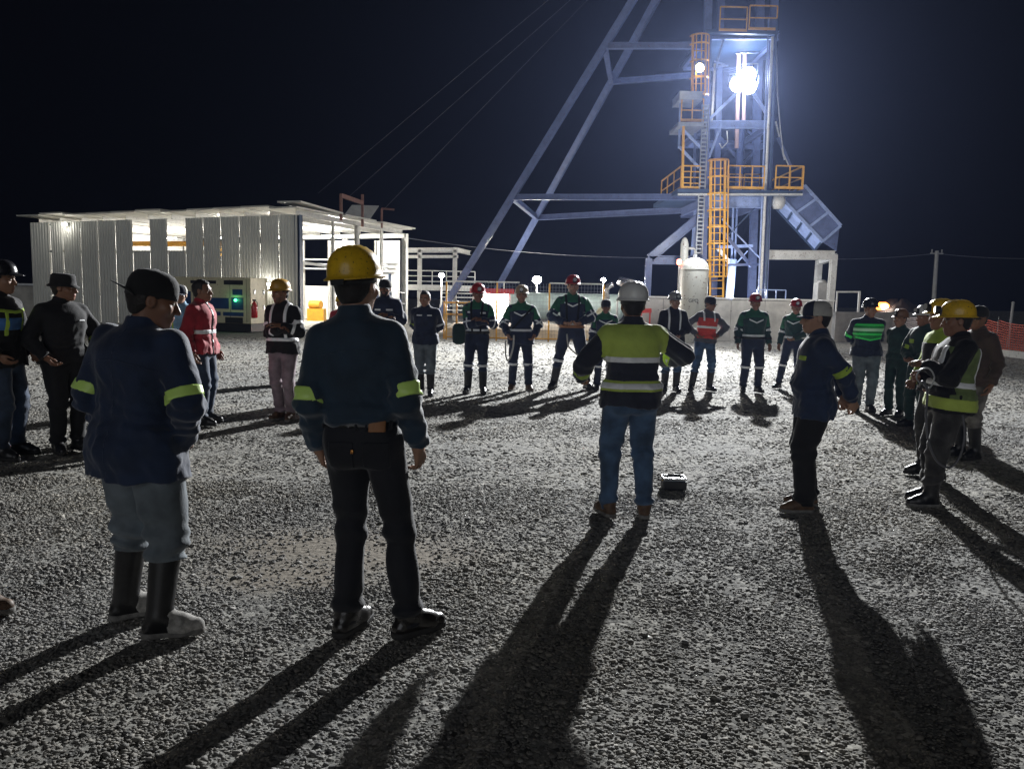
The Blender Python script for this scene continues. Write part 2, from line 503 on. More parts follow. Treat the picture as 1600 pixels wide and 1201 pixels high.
    def leg(s, P, i, e, z1=.07, bunch=.006, taper=0.0):
        g = s.g
        d = sm(cone(P, s.hip[i], s.knee[i], .088 * g + e, .060 * g + e), cone(P, s.knee[i], s.ank[i], .058 * g + e, .050 + e - taper), .03)
        tk = segt(P, s.knee[i], s.ank[i]); v = tk * .41
        d = d - bunch * np.sin(72 * v + 2.6 * wr(P, 8, 2.0 + i * 3)) * np.exp(-((P[:, 2] - z1 - .05) / .085) ** 2)
        d = d - .009 * np.sin(50 * v + 2.4 * wr(P, 9, 5.0 + i)) * np.exp(-((v) / .10) ** 2)
        return smx(d, z1 - P[:, 2], .008)
    def trousers(s, P, e=.012, top=1.04, z1=.07, bunch=.006, seed=0.0, taper=0.0):
        q = s.L(P); qr = P - s.root
        d = tors(q, s.sec, e)
        d = smx(d, q[:, 2] - top, .006); d = smx(d, .80 - q[:, 2], .06)
        for i in range(2): d = sm(d, s.leg(P, i, e, z1, bunch, taper), .028)
        d = d - .0055 * wr(P * np.array([1, 1, .5]), 24, seed)
        return d
    def boot(s, P, i, top=.36, e=0.0, wide=0.0):
        f = s.foot(P, i)
        d = cone(f, (0, -.038, -.058), (0, .105, -.060), .043 + e, .046 + e)
        d = sm(d, cone(f, (0, .105, -.062), (.0, .165, -.066), .046 + e, .036 + e), .02)
        d = sm(d, cone(f, (0, .0, .0), (0, .10, -.045), .046 + e, .038 + e), .03)
        sh = s.ank[i] + (s.knee[i] - s.ank[i]) * ((top + .03) / .41)
        d = sm(d, cone(P, s.ank[i], sh, .054 + e + wide * .4, .064 + e + wide), .03)
        ax = nrm(s.knee[i] - s.ank[i]); lim = s.ank[i] + ax * (top - .105)
        d = smx(d, (P - lim) @ ax, .006)
        return smx(d, .012 - P[:, 2], .006)
    def sole(s, P, i):
        f = s.foot(P, i); f2 = f.copy(); f2[:, 2] = 0
        d = sm(cone(f2, (0, -.04, 0), (0, .05, 0), .045, .042), cone(f2, (0, .10, 0), (0, .165, 0), .052, .040), .03)
        z = P[:, 2]
        d = smx(d, z - .034, .004); d = smx(d, .001 - z, .004)
        return d

def tone_cols(rig, V, skin, beard=0.0, lips=True):
    q = rig.H(V); n = len(V)
    C = np.tile(np.array(skin, float), (n, 1))
    C *= (1 + .06 * wr(V, 40, 2.0))[:, None]
    ax = np.abs(q[:, 0])
    def mix(mask, col):
        m = np.clip(mask, 0, 1)[:, None]; C[:] = C * (1 - m) + np.array(col) * m
    front = q[:, 1] > .05
    if beard:
        b = front * np.clip((-.035 - q[:, 2]) / .015, 0, 1) * np.clip((q[:, 2] + .125) / .01, 0, 1)
        mix(b * beard * ((np.hypot(q[:, 0] / .026, (q[:, 2] + .062) / .012) > 1)), (.02, .014, .010))
    mix(front * (np.hypot(q[:, 0] / .025, (q[:, 2] + .063) / .011) < 1) * .6, (.30, .10, .08))
    mix(front * (np.hypot((ax - .031) / .013, (q[:, 2] - .003) / .006) < 1), (.45, .42, .38))
    mix(front * (np.hypot((ax - .031) / .006, (q[:, 2] - .003) / .006) < 1), (.015, .010, .008))
    mix(front * (np.abs(q[:, 2] - .024 - .1 * (.03 - np.abs(ax - .03))) < .005) * (ax > .012) * (ax < .05) * .9, (.02, .014, .010))
    return C

def bbox(pts, pad):
    P = np.array(pts); return P.min(0) - pad, P.max(0) + pad

def person(label, px, fy, top, yaw, rig, jacket=None, trousers=None, boots=('shoe', 'boot_black'), hat=None, hair='short', skin=(.23, .115, .068),
           bands=(), beard=0.0, vox=.011, hem=.86, flare=.012, tuck=False, seed=1.0, hat_h=.045, Y=None, collar=True, extra=None, height=None, jacket_name='jacket', trouser_z=None, loose=.016, hair_col=(.012, .009, .008)):
    """feet at photo pixel (px, fy), top of the hat or hair at height 'top'"""
    g = on_ground(px, fy) if Y is None else None
    if Y is not None:
        g = at(px, 500, Y); g[2] = 0
    ztop = at(px, top, g[1])[2] if height is None else height
    ys = math.radians(yaw)
    # figure height without its hat; posture drop is put back
    s = (ztop - ({'helmet': .052, 'cap': .022, 'cap_back': .022, 'bucket': .012}[hat[0]] if hat else .012)) / (1.743 - rig.drop)
    s = float(np.clip(s, .84, 1.12))
    SKIN = skin_mat()
    fd = lambda P: rig.body(P)
    allp = rig.sh + rig.el + rig.wr_ + rig.ank + rig.knee + [rig.hc, rig.root + [0, 0, .95]]
    lo, hi = bbox(allp, .27); lo[2] = -.03
    V, Q = mesh_sdf(fd, lo, hi, min(vox, .008))
    me = np_mesh('person', V, Q)
    C = tone_cols(rig, V, skin, beard)
    at_ = me.color_attributes.new('tone', 'FLOAT_COLOR', 'POINT')
    at_.data.foreach_set('color', np.c_[C, np.ones(len(C))].astype(np.float32).ravel())
    me.materials.append(SKIN)
    o = D.objects.new('person', me); COL.objects.link(o)
    o.location = (g[0] , g[1], 0.012); o.rotation_euler = (0, 0, ys); o.scale = (s, s, s)
    tag(o, label, 'person', 'mine workers standing in a ring')
    def add(name, f, lo, hi, v, mat, parent=o):
        r = mesh_sdf(f, lo, hi, v)
        if r is None: return None
        return link(name, np_mesh(name, r[0], r[1]), mat, parent)
    # trousers and boots
    tz = trouser_z if trouser_z is not None else (.33 if boots[0] == 'rubber' else .06)
    top_t = 1.05 if tuck else min(1.0, hem + .07)
    bun = .012 if boots[0] == 'rubber' else .013
    ft = lambda P: rig.trousers(P, loose, top_t, tz, bun, seed, -.004 if boots[0] == 'rubber' else .0)
    lt, ht = bbox(rig.hip + rig.knee + rig.ank, .16); ht[2] = 1.12; lt[2] = max(0, tz - .03)
    lt[:2] -= .06; ht[:2] += .06
    tr = add('trousers', ft, lt, ht, vox, trousers)
    for i in range(2):
        lb, hb = bbox([rig.ank[i]], .26); lb[2] = 0; hb[2] = .48
        h = .40 if boots[0] == 'rubber' else (.20 if boots[0] == 'work' else .15)
        b = add('boot' if boots[0] != 'shoe' else 'shoe', lambda P, i=i: rig.boot(P, i, h, 0.0, .014 if boots[0] == 'rubber' else 0.0), lb, hb, min(vox, .009), MATS[boots[1]])
        add('sole', lambda P, i=i: rig.sole(P, i), lb, hb, min(vox, .008), MATS[boots[2] if len(boots) > 2 else 'sole'], b)
    # jacket
    kw = dict(hem=1.0 if tuck else hem, flare=flare, seed=seed, collar=collar, blouse=.022 if tuck else 0.0)
    fj = lambda P: rig.jacket(P, **kw)
    lj, hj = bbox(rig.sh + rig.el + rig.wr_ + [rig.root + [0, 0, kw['hem']], rig.root + [0, 0, 1.56]], .2)
    lj[2] = min(kw['hem'] - .05, min(w[2] for w in rig.wr_) - .08)
    jk = add(jacket_name, fj, lj, hj, vox, jacket)
    # bands
    bv = min(vox, .008)
    for b in bands:
        k = b[0]; mat = b[-1]; nm = 'reflective_band'
        if k in ('ua', 'fa'):
            _, i, t, w, _m = b
            A, B = (rig.sh[i], rig.el[i]) if k == 'ua' else (rig.el[i], rig.wr_[i])
            ln = np.linalg.norm(B - A)
            f = lambda P: np.maximum(np.maximum(rig.sleeve(P, i, .0225) - .005, np.abs(segt(P, A, B) - t) * ln - w / 2), cone(P, A, B, .13, .13))
            l2, h2 = bbox([A, B], .16); par = jk
        elif k in ('th', 'sh'):
            _, i, t, w, _m = b
            A, B = (rig.hip[i], rig.knee[i]) if k == 'th' else (rig.knee[i], rig.ank[i])
            ln = np.linalg.norm(B - A)
            f = lambda P: np.maximum(np.maximum(rig.leg(P, i, loose + .002, tz, bun) - .005, np.abs(segt(P, A, B) - t) * ln - w / 2), cone(P, A, B, .12, .12))
            l2, h2 = bbox([A, B], .15); par = tr
        else:
            nm, reg, off = b[1], b[2], (b[3] if len(b) > 4 else .005)
            def f(P, reg=reg, off=off):
                q = rig.L(P)
                arm = np.minimum(rig.sleeve(P, 0, .0225), rig.sleeve(P, 1, .0225))
                d = np.maximum(fj(P) - off, reg(q))
                return np.maximum(d, rig.jacket(P, part='torso', **kw) - arm - (.045 if nm == 'lime_panel' else .004))
            l2, h2 = lj, hj; par = jk
        add(nm, f, l2, h2, bv, mat, par)
    # hair
    if hair:
        nl = {'short': -.055, 'crop': -.045, 'long': -.085}[hair]
        th = {'short': .010, 'crop': .006, 'long': .014}[hair]
        def fh(P):
            q = rig.H(P)
            d = ell(q, (0, -.014, .030), (.078 + th * .7, .098 + th, .094 + th)) - .002 * wr(q, 120, 1.0)
            d = sm(d, ell(q, (0, -.055, -.03), (.058, .045, .06)), .02)
            d = smx(d, nl - q[:, 2] - .02 * (q[:, 1] < -.03), .008)
            face = np.minimum(q[:, 1] - .030, .075 - q[:, 2])          # nothing on the face
            d = smx(d, face, .012)
            side = np.minimum(q[:, 1] + .022, .012 - q[:, 2]) * .8
            return smx(d, side, .008)
        l2, h2 = bbox([rig.hc], .16)
        add('hair', fh, l2, h2, min(vox, .007), cloth('hair_%g' % hair_col[0], hair_col, .6, .1, .3, .8))
    if hat:
        wear_hat(o, rig, *hat)
    if extra: extra(o, rig, add, fj, ft, jk, tr, lj, hj, lt, ht)
    return o

def hbuild(mb, name, mat, parent, rig):
    V = np.array(mb.v) @ rig.hR.T * HS + rig.hc
    me = D.meshes.new(name); me.from_pydata([tuple(p) for p in V], [], mb.f); me.polygons.foreach_set('use_smooth', mb.sm)
    bm = bmesh.new(); bm.from_mesh(me); bmesh.ops.recalc_face_normals(bm, faces=bm.faces); bm.to_mesh(me); bm.free(); me.update()
    return link(name, me, mat, parent)

def wear_hat(o, rig, kind, mat, *opts):
    opts = set(opts); z0 = .040
    tilt = rotm(0, math.radians(-6 if kind == 'helmet' else -3), 0)
    m = MB()
    if kind == 'helmet':
        N = 48
        def fn(p, a, k):
            fwd = max(0, math.sin(a)); x, y, z = p
            if k <= 3:                                              # brim: a peak to the front, a small lip elsewhere
                y += .042 * fwd ** 4; z -= .010 * fwd ** 3
            elif k >= 5:                                            # three ribs over the crown
                for c in (-.034, 0, .034):
                    z += .006 * math.exp(-((x - c) / .008) ** 2) * (y > -.09) * min(1, (z - .02) / .04)
            return np.array([x, y, z])
        prof = [(.108, z0 - .004), (.130, z0 - .006), (.131, z0 - .001), (.122, z0 + .004), (.1165, z0 + .010), (.1155, z0 + .030), (.1115, z0 + .058),
                (.102, z0 + .083), (.086, z0 + .104), (.064, z0 + .119), (.038, z0 + .127), (.014, z0 + .130)]
        m.lathe(prof, (0, -.008, 0), N, None, .93, 1.16, fn)
        m.v = [tuple(tilt @ np.array(p)) for p in m.v]
        h = hbuild(m, 'hard_hat', mat, o, rig)
        if 'knob' in opts:
            k = MB(); k.box((0, -.155, z0 - .012), (.06, .016, .022)); k.v = [tuple(tilt @ np.array(p)) for p in k.v]
            hbuild(k, 'ratchet_strap', MATS['black_plastic'], h, rig)
        if 'suspension' in opts:
            k = MB(); k.lathe([(.094, z0 - .028), (.097, z0 - .028), (.097, z0 + .004), (.094, z0 + .004)], (0, -.012, 0), 32, None, .93, 1.14)
            k.v = [tuple(tilt @ np.array(p)) for p in k.v]; hbuild(k, 'headband', MATS['black_plastic'], h, rig)
        if 'lamp' in opts:
            k = MB(); k.tube((0, .128, z0 + .048), (0, .168, z0 + .050), .030, 16, .033); k.box((0, .125, z0 + .03), (.05, .02, .05))
            k.v = [tuple(tilt @ np.array(p)) for p in k.v]; l = hbuild(k, 'cap_lamp', MATS['black_plastic'], h, rig)
            k = MB(); k.tube((0, .167, z0 + .050), (0, .171, z0 + .050), .027, 16); k.v = [tuple(tilt @ np.array(p)) for p in k.v]
            hbuild(k, 'lens', MATS['lens_glass'], l, rig)
        if 'sticker' in opts:
            k = MB(); k.box((.035, -.140, z0 + .035), (.05, .004, .022)); k.v = [tuple(tilt @ np.array(p)) for p in k.v]
            hbuild(k, 'sticker', MATS['sticker'], h, rig)
    elif kind in ('cap', 'cap_back'):
        def fn(p, a, k):
            x, y, z = p
            return np.array([x, y, z - .012 * max(0, -math.sin(a)) * (k < 3)])
        prof = [(.098, z0 - .02), (.101, z0 - .02), (.1015, z0 + .01), (.099, z0 + .035), (.090, z0 + .062), (.072, z0 + .083), (.045, z0 + .095), (.015, z0 + .099), (.006, z0 + .104)]
        m.lathe(prof, (0, -.012, 0), 40, None, .90, 1.10, fn)
        sgn = 1 if kind == 'cap' else -1
        h = hbuild(m, 'cap', mat, o, rig)
        k = MB(); rows = 7; V = []; Fc = []; nx = 12
        up = .35 if kind == 'cap_back' else -.12
        for lay in (0, 1):
            for a in range(rows):
                t = a / (rows - 1)
                for b in range(nx + 1):
                    u = b / nx * 2 - 1
                    x = u * .082 * (1 - .12 * t); yb = math.sqrt(max(0, 1 - (u * .80) ** 2))
                    y = (.086 if sgn > 0 else .098) * yb - .012 * sgn + .075 * t * (1 - .55 * u * u)
                    zz = z0 - .014 + up * .075 * t - .018 * u * u - lay * .004
                    V.append((x, y * sgn, zz))
        n1 = rows * (nx + 1)
        for lay in (0, 1):
            for a in range(rows - 1):
                for b in range(nx):
                    i = lay * n1 + a * (nx + 1) + b; q = (i, i + 1, i + nx + 2, i + nx + 1); Fc.append(q if lay == 0 else q[::-1])
        ring = [b for b in range(nx + 1)] + [a * (nx + 1) + nx for a in range(1, rows)] + [(rows - 1) * (nx + 1) + b for b in range(nx - 1, -1, -1)] + [a * (nx + 1) for a in range(rows - 2, 0, -1)]
        for i in range(len(ring)):
            a, b = ring[i], ring[(i + 1) % len(ring)]; Fc.append((b, a, a + n1, b + n1))
        k.raw(V, Fc, True); hbuild(k, 'peak', MATS.get('cap_peak_light') if 'lightpeak' in opts else mat, h, rig)
        if 'panels' in opts:                                        # light rear half of a two-tone cap
            k = MB()
            prof2 = [(r + .002, z) for r, z in prof[1:-1]]
            V = []; Fc = []; na = 22
            for kk, (r, z) in enumerate(prof2):
                for b in range(na + 1):
                    a = math.radians(150 + 240 * b / na); V.append(fn(np.array([r * math.cos(a) * .90, r * math.sin(a) * 1.10, z]), a, kk) + np.array([0, -.012, 0]))
            for kk in range(len(prof2) - 1):
                for b in range(na):
                    i = kk * (na + 1) + b; Fc.append((i, i + 1, i + na + 2, i + na + 1))
            k.raw(V, Fc, True); pn = hbuild(k, 'mesh_panel', MATS['cap_mesh'], h, rig)
            so = pn.modifiers.new('thick', 'SOLIDIFY'); so.thickness = .0015
    elif kind == 'bucket':
        prof = [(.100, z0 - .012), (.128, z0 - .030), (.130, z0 - .028), (.104, z0 - .004), (.101, z0 + .03), (.096, z0 + .072), (.082, z0 + .088), (.03, z0 + .092)]
        m.lathe(prof, (0, -.012, 0), 40, None, .92, 1.1, lambda p, a, k: p + np.array([0, 0, .004 * math.sin(3 * a) * (k in (1, 2))]))
        hbuild(m, 'sun_hat', mat, o, rig)
# ------------------------------------------------------------------ materials for the people
def solid(name, col, rough=.5, metal=0.0, **k): return paint(name, col, rough, metal, **k)
solid('black_plastic', (.012, .012, .013), .4)
solid('lens_glass', (.5, .5, .5), .08)
solid('sticker', (.55, .42, .03), .3)
solid('boot_black', (.012, .012, .013), .38, var=.4, scale=20)
solid('shoe_black', (.014, .012, .011), .30, var=.2, coat=.25)
solid('boot_brown', (.09, .05, .026), .6, var=.4, scale=20)
solid('sole', (.028, .027, .026), .8)
solid('sole_mud', (.16, .155, .145), .95, var=.35, scale=25)
solid('toe_mud', (.30, .29, .27), .95, var=.4, scale=25)
solid('leather', (.30, .135, .055), .6)
solid('belt_black', (.010, .010, .010), .35)
solid('metal_bright', (.75, .75, .75), .25, 1.0)
solid('gold_stud', (.7, .32, .10), .3, 1.0)
YEL = solid('helmet_yellow', (.70, .43, .014), .34, var=.18, coat=.25, scale=9, rust=.12)
YEL2 = solid('helmet_ochre', (.50, .27, .03), .38, var=.2)
WHT = solid('helmet_white', (.72, .72, .70), .32, var=.08, coat=.3)
RED = solid('helmet_red', (.42, .022, .018), .30, var=.15, coat=.3)
GRY = solid('helmet_grey', (.30, .30, .31), .22, var=.2, coat=.5)
TAN = solid('helmet_tan', (.42, .33, .22), .4, var=.2)
BRN = solid('helmet_brown', (.20, .10, .05), .4, var=.2)
DKH = solid('helmet_dark', (.02, .02, .024), .25, var=.2, coat=.4)
CAPB = cloth('cap_black', (.010, .010, .011), .9, .2)
CAPN = cloth('cap_navy', (.012, .018, .045), .85, .2)
cloth('cap_mesh', (.42, .41, .38), .8, .1); cloth('cap_peak_light', (.02, .03, .07), .7, .2)
NAVY = cloth('navy_jacket', (.011, .024, .062), .8, .35)
NAVYD = cloth('navy_dark', (.012, .020, .048), .8, .35)
TEALN = cloth('petrol_shirt', (.012, .032, .058), .78, .55)
BLK = cloth('black_cloth', (.006, .006, .0075), .85, .10)
SPKJ = cloth('ink_jacket', (.018, .021, .034), .85, .3)
CHAR = cloth('charcoal_cloth', (.030, .031, .036), .85, .2)
DENIMB = cloth('black_denim', (.0075, .0085, .013), .8, .18, bump=.5)
DENIM = cloth('blue_denim', (.045, .085, .155), .85, .2, .45)
DENIMG = cloth('grey_denim', (.125, .15, .17), .85, .2, .35)
DENIMD = cloth('dark_denim', (.030, .048, .085), .85, .2, .4)
GREEN = cloth('bottle_green', (.014, .115, .055), .8, .3)
GREEND = cloth('coverall_green', (.012, .040, .036), .8, .3)
REDC = cloth('red_cloth', (.34, .018, .030), .8, .35)
REDV = cloth('red_vest', (.60, .055, .040), .75, .2, .15)
GREYH = cloth('grey_hoodie', (.085, .085, .10), .9, .3)
PINKG = cloth('faded_mauve', (.22, .165, .185), .9, .2, .35)
CAMO = cloth('grey_camo', (.15, .14, .13), .9, .1, .6)
OLIVE = cloth('dusty_black', (.045, .043, .042), .9, .2, .5)
BROWN = cloth('dark_brown', (.060, .040, .035), .85, .3)
ORV = cloth('orange_vest', (.62, .12, .035), .75, .2, .15)
LIME = cloth('lime_fabric', (.42, .53, .09), .75, .15, .10)
MUTEL = cloth('worn_lime', (.36, .52, .06), .8, .15, .2)
LB = cloth('light_blue', (.20, .36, .52), .8, .2)
OLV = cloth('faded_vest', (.13, .18, .06), .8, .15, .3)
TAPE = solid('silver_tape', (.80, .81, .83), .28, var=.05)
TAPEL = solid('lime_tape', (.66, .95, .22), .35, var=.06)
TAPEG = solid('green_lit_tape', (.06, .95, .16), .35, var=.06)
TAPEP = solid('pale_green_lit_tape', (.55, 1.0, .62), .3, var=.05)
GREENLIT = cloth('green_lit_cloth', (.02, .34, .07), .8, .2)  # cloth colour carrying the green light on its wearer
BLUEB = cloth('blue_panel', (.05, .16, .42), .8, .2)

# regions in torso space (negative inside)
def zb(z, w): return lambda q: np.abs(q[:, 2] - z) - w / 2
def strap(x, w, z0, z1): return lambda q: np.maximum(np.abs(np.abs(q[:, 0]) - x) - w / 2, np.maximum(z0 - q[:, 2], q[:, 2] - z1))
def straps(x, w, z0, z1, off, mat, front=False):
    return [('tor', 'reflective_band', (lambda q, sg=sg: np.maximum(np.maximum(np.abs(q[:, 0] * sg - x) - w / 2, np.maximum(z0 - q[:, 2], q[:, 2] - z1)), -q[:, 1] if front else -1 + 0 * q[:, 1])), off, mat) for sg in (-1, 1)]
def strap_front(x, w, z0, z1): return lambda q: np.maximum(strap(x, w, z0, z1)(q), -q[:, 1] + .0)
def chev(z, w, k=.45, xm=.13, y=1): return lambda q: np.maximum(np.maximum(np.abs(q[:, 2] - z - k * np.abs(q[:, 0])) - w / 2, np.abs(q[:, 0]) - xm), -q[:, 1] * y)
def patch(x0, x1, z0, z1, y=1): return lambda q: np.maximum(np.maximum(np.maximum(x0 - q[:, 0], q[:, 0] - x1), np.maximum(z0 - q[:, 2], q[:, 2] - z1)), -q[:, 1] * y)
def arms2(t, w, m, k='fa'): return [(k, 0, t, w, m), (k, 1, t, w, m)]
def legs2(t, w, m): return [('sh', 0, t, w, m), ('sh', 1, t, w, m)]

def harness(x=.10, diag=False):
    r = [('tor', 'harness_strap', (lambda q, sg=sg: np.maximum(np.maximum(np.abs(q[:, 0] * sg - x + .2 * (1.4 - q[:, 2]) * .3) - .018, np.maximum(1.0 - q[:, 2], q[:, 2] - 1.5)), -2 + 0 * q[:, 1])), .010, BLK) for sg in (-1, 1)]
    if diag: r.append(('tor', 'harness_strap', lambda q: np.maximum(np.maximum(np.abs(q[:, 0] + .9 * (q[:, 2] - 1.22)) - .022, np.maximum(1.05 - q[:, 2], q[:, 2] - 1.42)), -q[:, 1]), .010, BLK))
    return r

def coverall(shoulder=GREEN, knee=.06, chest=1.30, double=True, tape=TAPE, vneck=True):
    """bands of the two-tone mine coverall: yoke, chest chevron, sleeve and knee tapes, waist tape"""
    b = [('tor', 'yoke', lambda q: np.maximum(1.37 - q[:, 2] - .25 * np.maximum(np.abs(q[:, 0]) - .06, 0), -.2 + 0 * q[:, 2]), .003, shoulder),
         ('ua', 0, .30, .20, shoulder), ('ua', 1, .30, .20, shoulder)]
    if vneck: b.append(('tor', 'reflective_band', chev(chest, .026), .007, tape))
    b += [('tor', 'reflective_band', zb(1.035, .040), .007, tape)]
    b += arms2(.86, .030, tape, 'ua') + (arms2(.06, .030, tape) if double else [])
    b += legs2(knee, .042, tape)
    return b

def belt_on(mat, z=1.02, w=.05, buckle=True):
    def ex(o, rig, add, fj, ft, jk, tr, lj, hj, lt, ht):
        f = lambda P: np.maximum(np.minimum(fj(P), ft(P)) - .010, np.abs(rig.L(P)[:, 2] - z) - w / 2)
        def g(P):
            q = rig.L(P); arm = np.minimum(rig.sleeve(P, 0, .02), rig.sleeve(P, 1, .02))
            return np.maximum(f(P), -(arm + .004))
        l = np.minimum(lj, lt); h = np.maximum(hj, ht); l = l.copy(); h = h.copy(); l[2] = z - .08 - rig.drop; h[2] = z + .08
        add('belt', g, l, h, .009, mat)
    return ex

def jeans_details(o, rig, add, fj, ft, jk, tr, lj, hj, lt, ht):
    """belt, leather patch, back pockets and the stitched tab on the man in black jeans"""
    q0 = lambda P: P - rig.root
    l = lt.copy(); h = ht.copy(); l[2] = .70; h[2] = 1.12
    add('belt', lambda P: np.maximum(ft(P) - .007, np.abs(q0(P)[:, 2] - 1.015) - .019), l, h, .006, MATS['belt_black'], tr)
    def rect(x0, x1, z0, z1, k=0.0):
        def r(P):
            q = q0(P); return np.maximum(np.maximum(x0 - q[:, 0], q[:, 0] - x1), np.maximum(np.maximum(z0 - q[:, 2], q[:, 2] - z1), q[:, 1] + .02))
        return r
    add('leather_patch', lambda P: np.maximum(ft(P) - .012, rect(.055, .128, .980, 1.030)(P)), l, h, .005, MATS['leather'], tr)
    for x in (-.125, .03):
        add('back_pocket', lambda P: np.maximum(ft(P) - .005, np.maximum(rect(x, x + .115, .80, .935)(P), (.80 - q0(P)[:, 2]) + .35 * np.abs(q0(P)[:, 0] - x - .0575) - .005)), l, h, .006, DENIMB, tr)
    add('pocket_tab', lambda P: np.maximum(ft(P) - .011, rect(-.020, -.006, .885, .905)(P)), l, h, .004, MATS['gold_stud'], tr)
    for x in (-.16, 0.0, .045, .145):
        add('belt_loop', lambda P: np.maximum(ft(P) - .014, rect(x - .006, x + .006, .985, 1.045)(P)), l, h, .005, DENIMB, tr)
    # bright metal blob standing for rim light at the left hip
    add('rim_light_blob', lambda P: ell(P - rig.root, (-.185, .0, 1.0), (.012, .03, .04)), l, h, .006, MATS['metal_bright'], tr)

SK1 = (.30, .155, .095); SK2 = (.22, .105, .062); SK3 = (.36, .20, .13)
RUB = ('rubber', 'boot_black', 'sole'); RUBM = ('rubber', 'boot_black', 'sole_mud'); WORK = ('work', 'boot_black', 'sole'); SHOE = ('shoe', 'shoe_black', 'sole')
WORKB = ('work', 'boot_brown', 'sole_mud')
NEAR = .0075
import time as _time
_t0 = _time.time()

def muddy(o, rig, add, fj, ft, jk, tr, lj, hj, lt, ht):
    """dried pale mud over the toes of the rubber boots"""
    for i in range(2):
        lb, hb = bbox([rig.ank[i]], .26); lb[2] = 0; hb[2] = .25
        def f(P):
            q = rig.foot(P, i)
            reg = np.maximum(.055 + .03 * wr(P, 30, 4.0 + i) - q[:, 1], q[:, 2] - .03)
            return np.maximum(rig.boot(P, i, .40) - .004, reg)
        add('mud_crust', f, lb, hb, .007, MATS['toe_mud'], o)

def seams(z, vert=True):
    r = [('tor', 'yoke_seam', lambda q: np.maximum(np.abs(q[:, 2] - z - .03 * np.cos(q[:, 0] * 9)) - .0045, q[:, 1]), .0035)]
    if vert: r.append(('tor', 'back_seam', lambda q: np.maximum(np.abs(q[:, 0]) - .004, q[:, 1]), .003))
    return r

def jacket_zip(o, rig, add, fj, ft, jk, tr, lj, hj, lt, ht):
    add('zip_flap', lambda P: np.maximum(fj(P) - .006, np.maximum(np.abs(rig.L(P)[:, 0]) - .016, -rig.L(P)[:, 1])), lj, hj, .009, MATS['belt_black'], jk)

